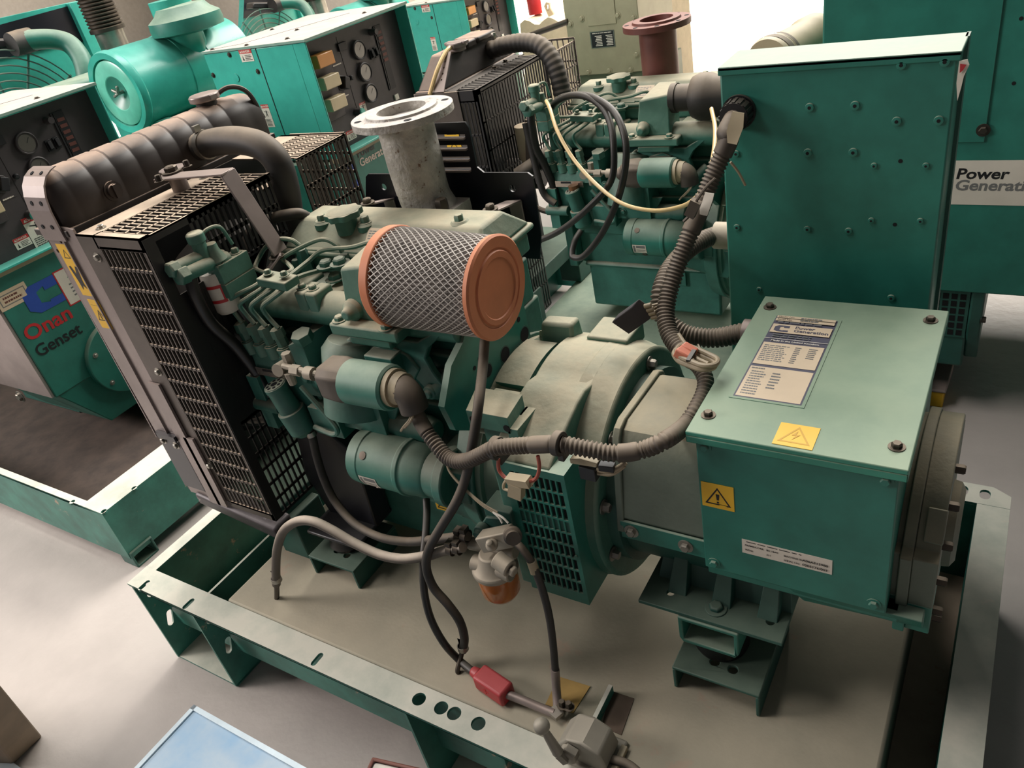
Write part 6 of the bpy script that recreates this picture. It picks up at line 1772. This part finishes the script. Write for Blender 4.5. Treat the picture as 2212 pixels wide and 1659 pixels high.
# olive switch cabinet behind the second set
oy = 2.9
ox0, ox1 = S(1229, 100, y=oy).x, S(1385, 100, y=oy).x
zb, zs = S(1300, 185, y=oy).z, S(1300, 160, y=oy).z
OC = empty('switch_cabinet', ((ox0 + ox1) / 2, oy + 0.2, FZ)); tag(OC, 'olive steel cabinet with a black rating plate behind the rust-brown flange', 'cabinet')
m = MB(); m.box(ox0, ox1, oy, oy + 0.4, zs, zs + 1.3); bd = m.build('cabinet_body', OLIVE, OC, bevel=0.003)
m = MB(); m.box(ox0 + 0.01, ox1 + 0.03, oy + 0.012, oy + 0.4, FZ, zs); lowc = m.build('cabinet_base', material('dark_olive_paint', (92, 100, 78), 0.5, var=0.08), OC, bevel=0.003)
m = MB()
gx_, gz_ = S(1320, 166, y=oy + .01), S(1368, 186, y=oy + .01)
for k in range(9):
    x = gx_.x + (gz_.x - gx_.x) * k / 9
    MB().box(x, x + (gz_.x - gx_.x) / 14, oy + 0.009, oy + 0.013, gz_.z, gx_.z).build('vent_slot', HOLE, lowc)
a, b = S(1264, 0, y=oy), S(1332, 50, y=oy)
m = MB(); m.box(a.x, b.x, oy - 0.004, oy, b.z, b.z + 0.5); dr = m.build('cabinet_door', OLIVE, bd, bevel=0.001)
for u, v in ((1256, 40), (1334, 33), (1232, 52), (1368, 38), (1241, 126), (1375, 117), (1271, 155), (1316, 152), (1362, 150)):
    bolt('cabinet_bolt', S(u, v, y=oy), -Y, 0.010, 0.008, OLIVE, bd)
q0, q1 = S(1278, 105, y=oy - .001), S(1326, 64, y=oy - .001)
w_, h_ = q1.x - q0.x, q1.z - q0.z
st = Sticker((q0.x, oy - 0.001, q0.z), X, Z, w_, h_, STEEL)
st.rect(w_ * .04, h_ * .04, w_ * .96, h_ * .96, INK)
st.lines(w_ * .1, w_ * .9, h_ * .84, h_ * .93, 1, WHITE, .5, 2)
for k in range(7):
    z_ = h_ * (.12 + .095 * k)
    st.rect(w_ * (.2 + .03 * (k % 3)), z_, w_ * .48, z_ + h_ * .05, WHITE); st.rect(w_ * (.65 + .04 * (k % 2)), z_, w_ * .92, z_ + h_ * .05, WHITE)
st.build('cabinet_rating_plate', bd, 'black rating plate with white fields')
# narrow beige cabinet beside it
by_ = 3.36
x0_, x1_ = S(1380, 60, y=by_).x, S(1453, 60, y=by_).x
BCB = empty('beige_cabinet', ((x0_ + x1_) / 2, by_ + .1, FZ)); tag(BCB, 'narrow beige cabinet with a hanging strap, right of the olive cabinet', 'cabinet')
m = MB(); m.box(x0_, x1_, by_, by_ + 0.25, FZ, 1.2); m.build('cabinet_body', CLOTH, BCB, bevel=0.004)
m = MB(); m.prism([S(u, v, y=by_ - .01) for u, v in ((1408, 30), (1420, 2), (1432, 0), (1424, 22), (1412, 36))], (0, .004, 0)); m.build('strap', CREAM, BCB)
m = MB(); m.prism([S(u, v, y=by_ - .006) for u, v in ((1392, 24), (1404, 30), (1414, 0), (1394, 0))], (0, .003, 0)); m.build('dark_pocket', FLANGE, BCB)
# machine under a beige cloth, rod, bottles beyond it
cy_ = 4.2
CM = empty('covered_machine', S(1190, 120, y=cy_ + .2)); CM.location.z = FZ
tag(CM, 'machine under a beige cloth left of the olive cabinet', 'machine')
tz = S(1180, 45, y=cy_).z
xa, xb = S(1128, 80, y=cy_).x, S(1300, 80, y=cy_).x
m = MB()
nx, nz = 16, 10
vs = []
for j in range(nz + 1):
    for i in range(nx + 1):
        t = j / nz; x = xa + (xb - xa) * i / nx
        z = tz + (FZ - tz) * t
        vs.append((x, cy_ - 0.10 * t - 0.02 * sin(i * 1.9) * t, z + (0.02 * sin(i * 1.3) if j == 0 else 0)))
o2 = len(vs)
for i in range(nx + 1): vs.append((xa + (xb - xa) * i / nx, cy_ + 0.62, tz + 0.02 * sin(i * 1.1)))
fs = [(j * (nx + 1) + i, j * (nx + 1) + i + 1, (j + 1) * (nx + 1) + i + 1, (j + 1) * (nx + 1) + i) for j in range(nz) for i in range(nx)] + [(i, o2 + i, o2 + i + 1, i + 1) for i in range(nx)]
m.add(vs, fs); m.build('beige_cloth', CLOTH, CM)
q = S(1190, 20, y=cy_ + .15)
m = MB(); m.prism([S(u, v, y=cy_ + .1) for u, v in ((1186, 55), (1203, 52), (1196, 30), (1188, 18), (1186, 6), (1179, 4), (1174, 14), (1180, 26), (1184, 36))], (0, .02, 0), [[S(u, v, y=cy_ + .1) for u, v in ((1179, 12), (1184, 10), (1184, 20), (1181, 20))]]); m.build('handle', CREAM, CM, bevel=0.004)
RD = MB().tube([S(1138, 79, y=2.95), S(1185, 62, y=2.92), S(1228, 46, y=2.9)], 0.013, 12, raw=True).build('steel_rod'  , DARKSTEEL)
tag(RD, 'dark steel rod leaning from the farthest panel to the olive cabinet', 'rod')
q = S(1159, 40, y=4.35)
m = MB(); q.z = tz + 0.025
m.lathe(q, Z, [(0, 0.045), (0.10, 0.045), (0.13, 0.02), (0.16, 0.018)], 20)
RB = m.build('red_canister', RED, angle=40); tag(RB, 'small red canister on the cloth-covered machine in the bright daylight', 'canister')
# far clutter by the left wall
for i, (u, v, mt, nm, lb, ct) in enumerate(((640, 30, PIPERUST, 'steel_post', 'dark post standing in bright light behind the green hoses at the top', 'post'),)):
    q = S(u, v, y=4.2)
    PO = MB().box(q.x - 0.09, q.x + 0.09, 4.2, 4.4, FZ, q.z + 0.8).build(nm, DARKSTEEL); tag(PO, lb, ct)
# ------------------------------------------------------------------ the hall
FLOORM = material('painted_concrete', (176, 167, 160), 0.42, var=0.10, bump=0.5, bscale=26, spots=0.70, spotcol=(140, 122, 104), scale=2.5)
m = MB(); m.add([(-12, -4, FZ), (9, -4, FZ), (9, 14, FZ), (-12, 14, FZ)], [(0, 1, 2, 3)])
tag(m.build('floor', FLOORM, smooth=False), kind='structure')
WALLM = material('grey_plaster', (150, 144, 134), 0.8, var=0.06)
m = MB(); m.box(-12, -2.2, 9.5, 9.7, FZ, 4.5); m.box(4.5, 9, 9.5, 9.7, FZ, 4.5)
tag(m.build('wall_back', WALLM, smooth=False), kind='structure')
m = MB(); m.box(-12.2, -12, -4, 14, FZ, 4.5)
tag(m.build('wall_left', WALLM, smooth=False), kind='structure')
# ------------------------------------------------------------------ light
def area(name, loc, target, sx, sy, power, col=(1, 1, 1), spread=180):
    d = bpy.data.lights.new(name, 'AREA'); d.shape = 'RECTANGLE'; d.size = sx; d.size_y = sy; d.energy = power; d.color = col; d.spread = radians(spread)
    o = bpy.data.objects.new(name, d); COL.objects.link(o); o.location = loc
    o.rotation_euler = (V(target) - V(loc)).to_track_quat('-Z', 'Y').to_euler()
    return o
area('doorway_daylight', (0.8, 6.0, 4.4), (0.6, 0.4, 0.2), 4.5, 2.2, 600, (1.0, 0.95, 0.88))
area('left_window_daylight', (-3.4, -1.6, 2.2), (-1.2, 0.5, 0.1), 1.4, 1.2, 64, (1.0, 0.93, 0.90), 110)
area('roof_light', (-0.7, 2.4, 4.6), (0.6, 0.6, 0), 2.2, 2.2, 150, (1.0, 0.99, 0.96))
area('front_fill', (-1.0, -0.2, 4.6), (0.0, 0.0, 0), 2.4, 1.0, 108, (1.0, 0.96, 0.93))  # added overhead fill for the front rail and tank, source unseen
area('sunlit_ground_light', (-0.8, 7.4, 4.0), (-0.8, 7.6, FZ), 9.0, 3.0, 2600, (1.0, 0.94, 0.80), 80)
area('left_ground_fill', (-8.0, 5.0, 4.2), (-8.0, 5.0, FZ), 6.0, 6.0, 900, (1.0, 0.95, 0.90), 90)  # added lamp that brightens the far left floor, source unseen
w = bpy.data.worlds.new('world'); SC.world = w; w.use_nodes = True
w.node_tree.nodes['Background'].inputs['Color'].default_value = (0.86, 0.82, 0.84, 1)
w.node_tree.nodes['Background'].inputs['Strength'].default_value = 0.085
SC.view_settings.view_transform = 'Standard'
SC.view_settings.look = 'None'
SC.view_settings.exposure = 0.08
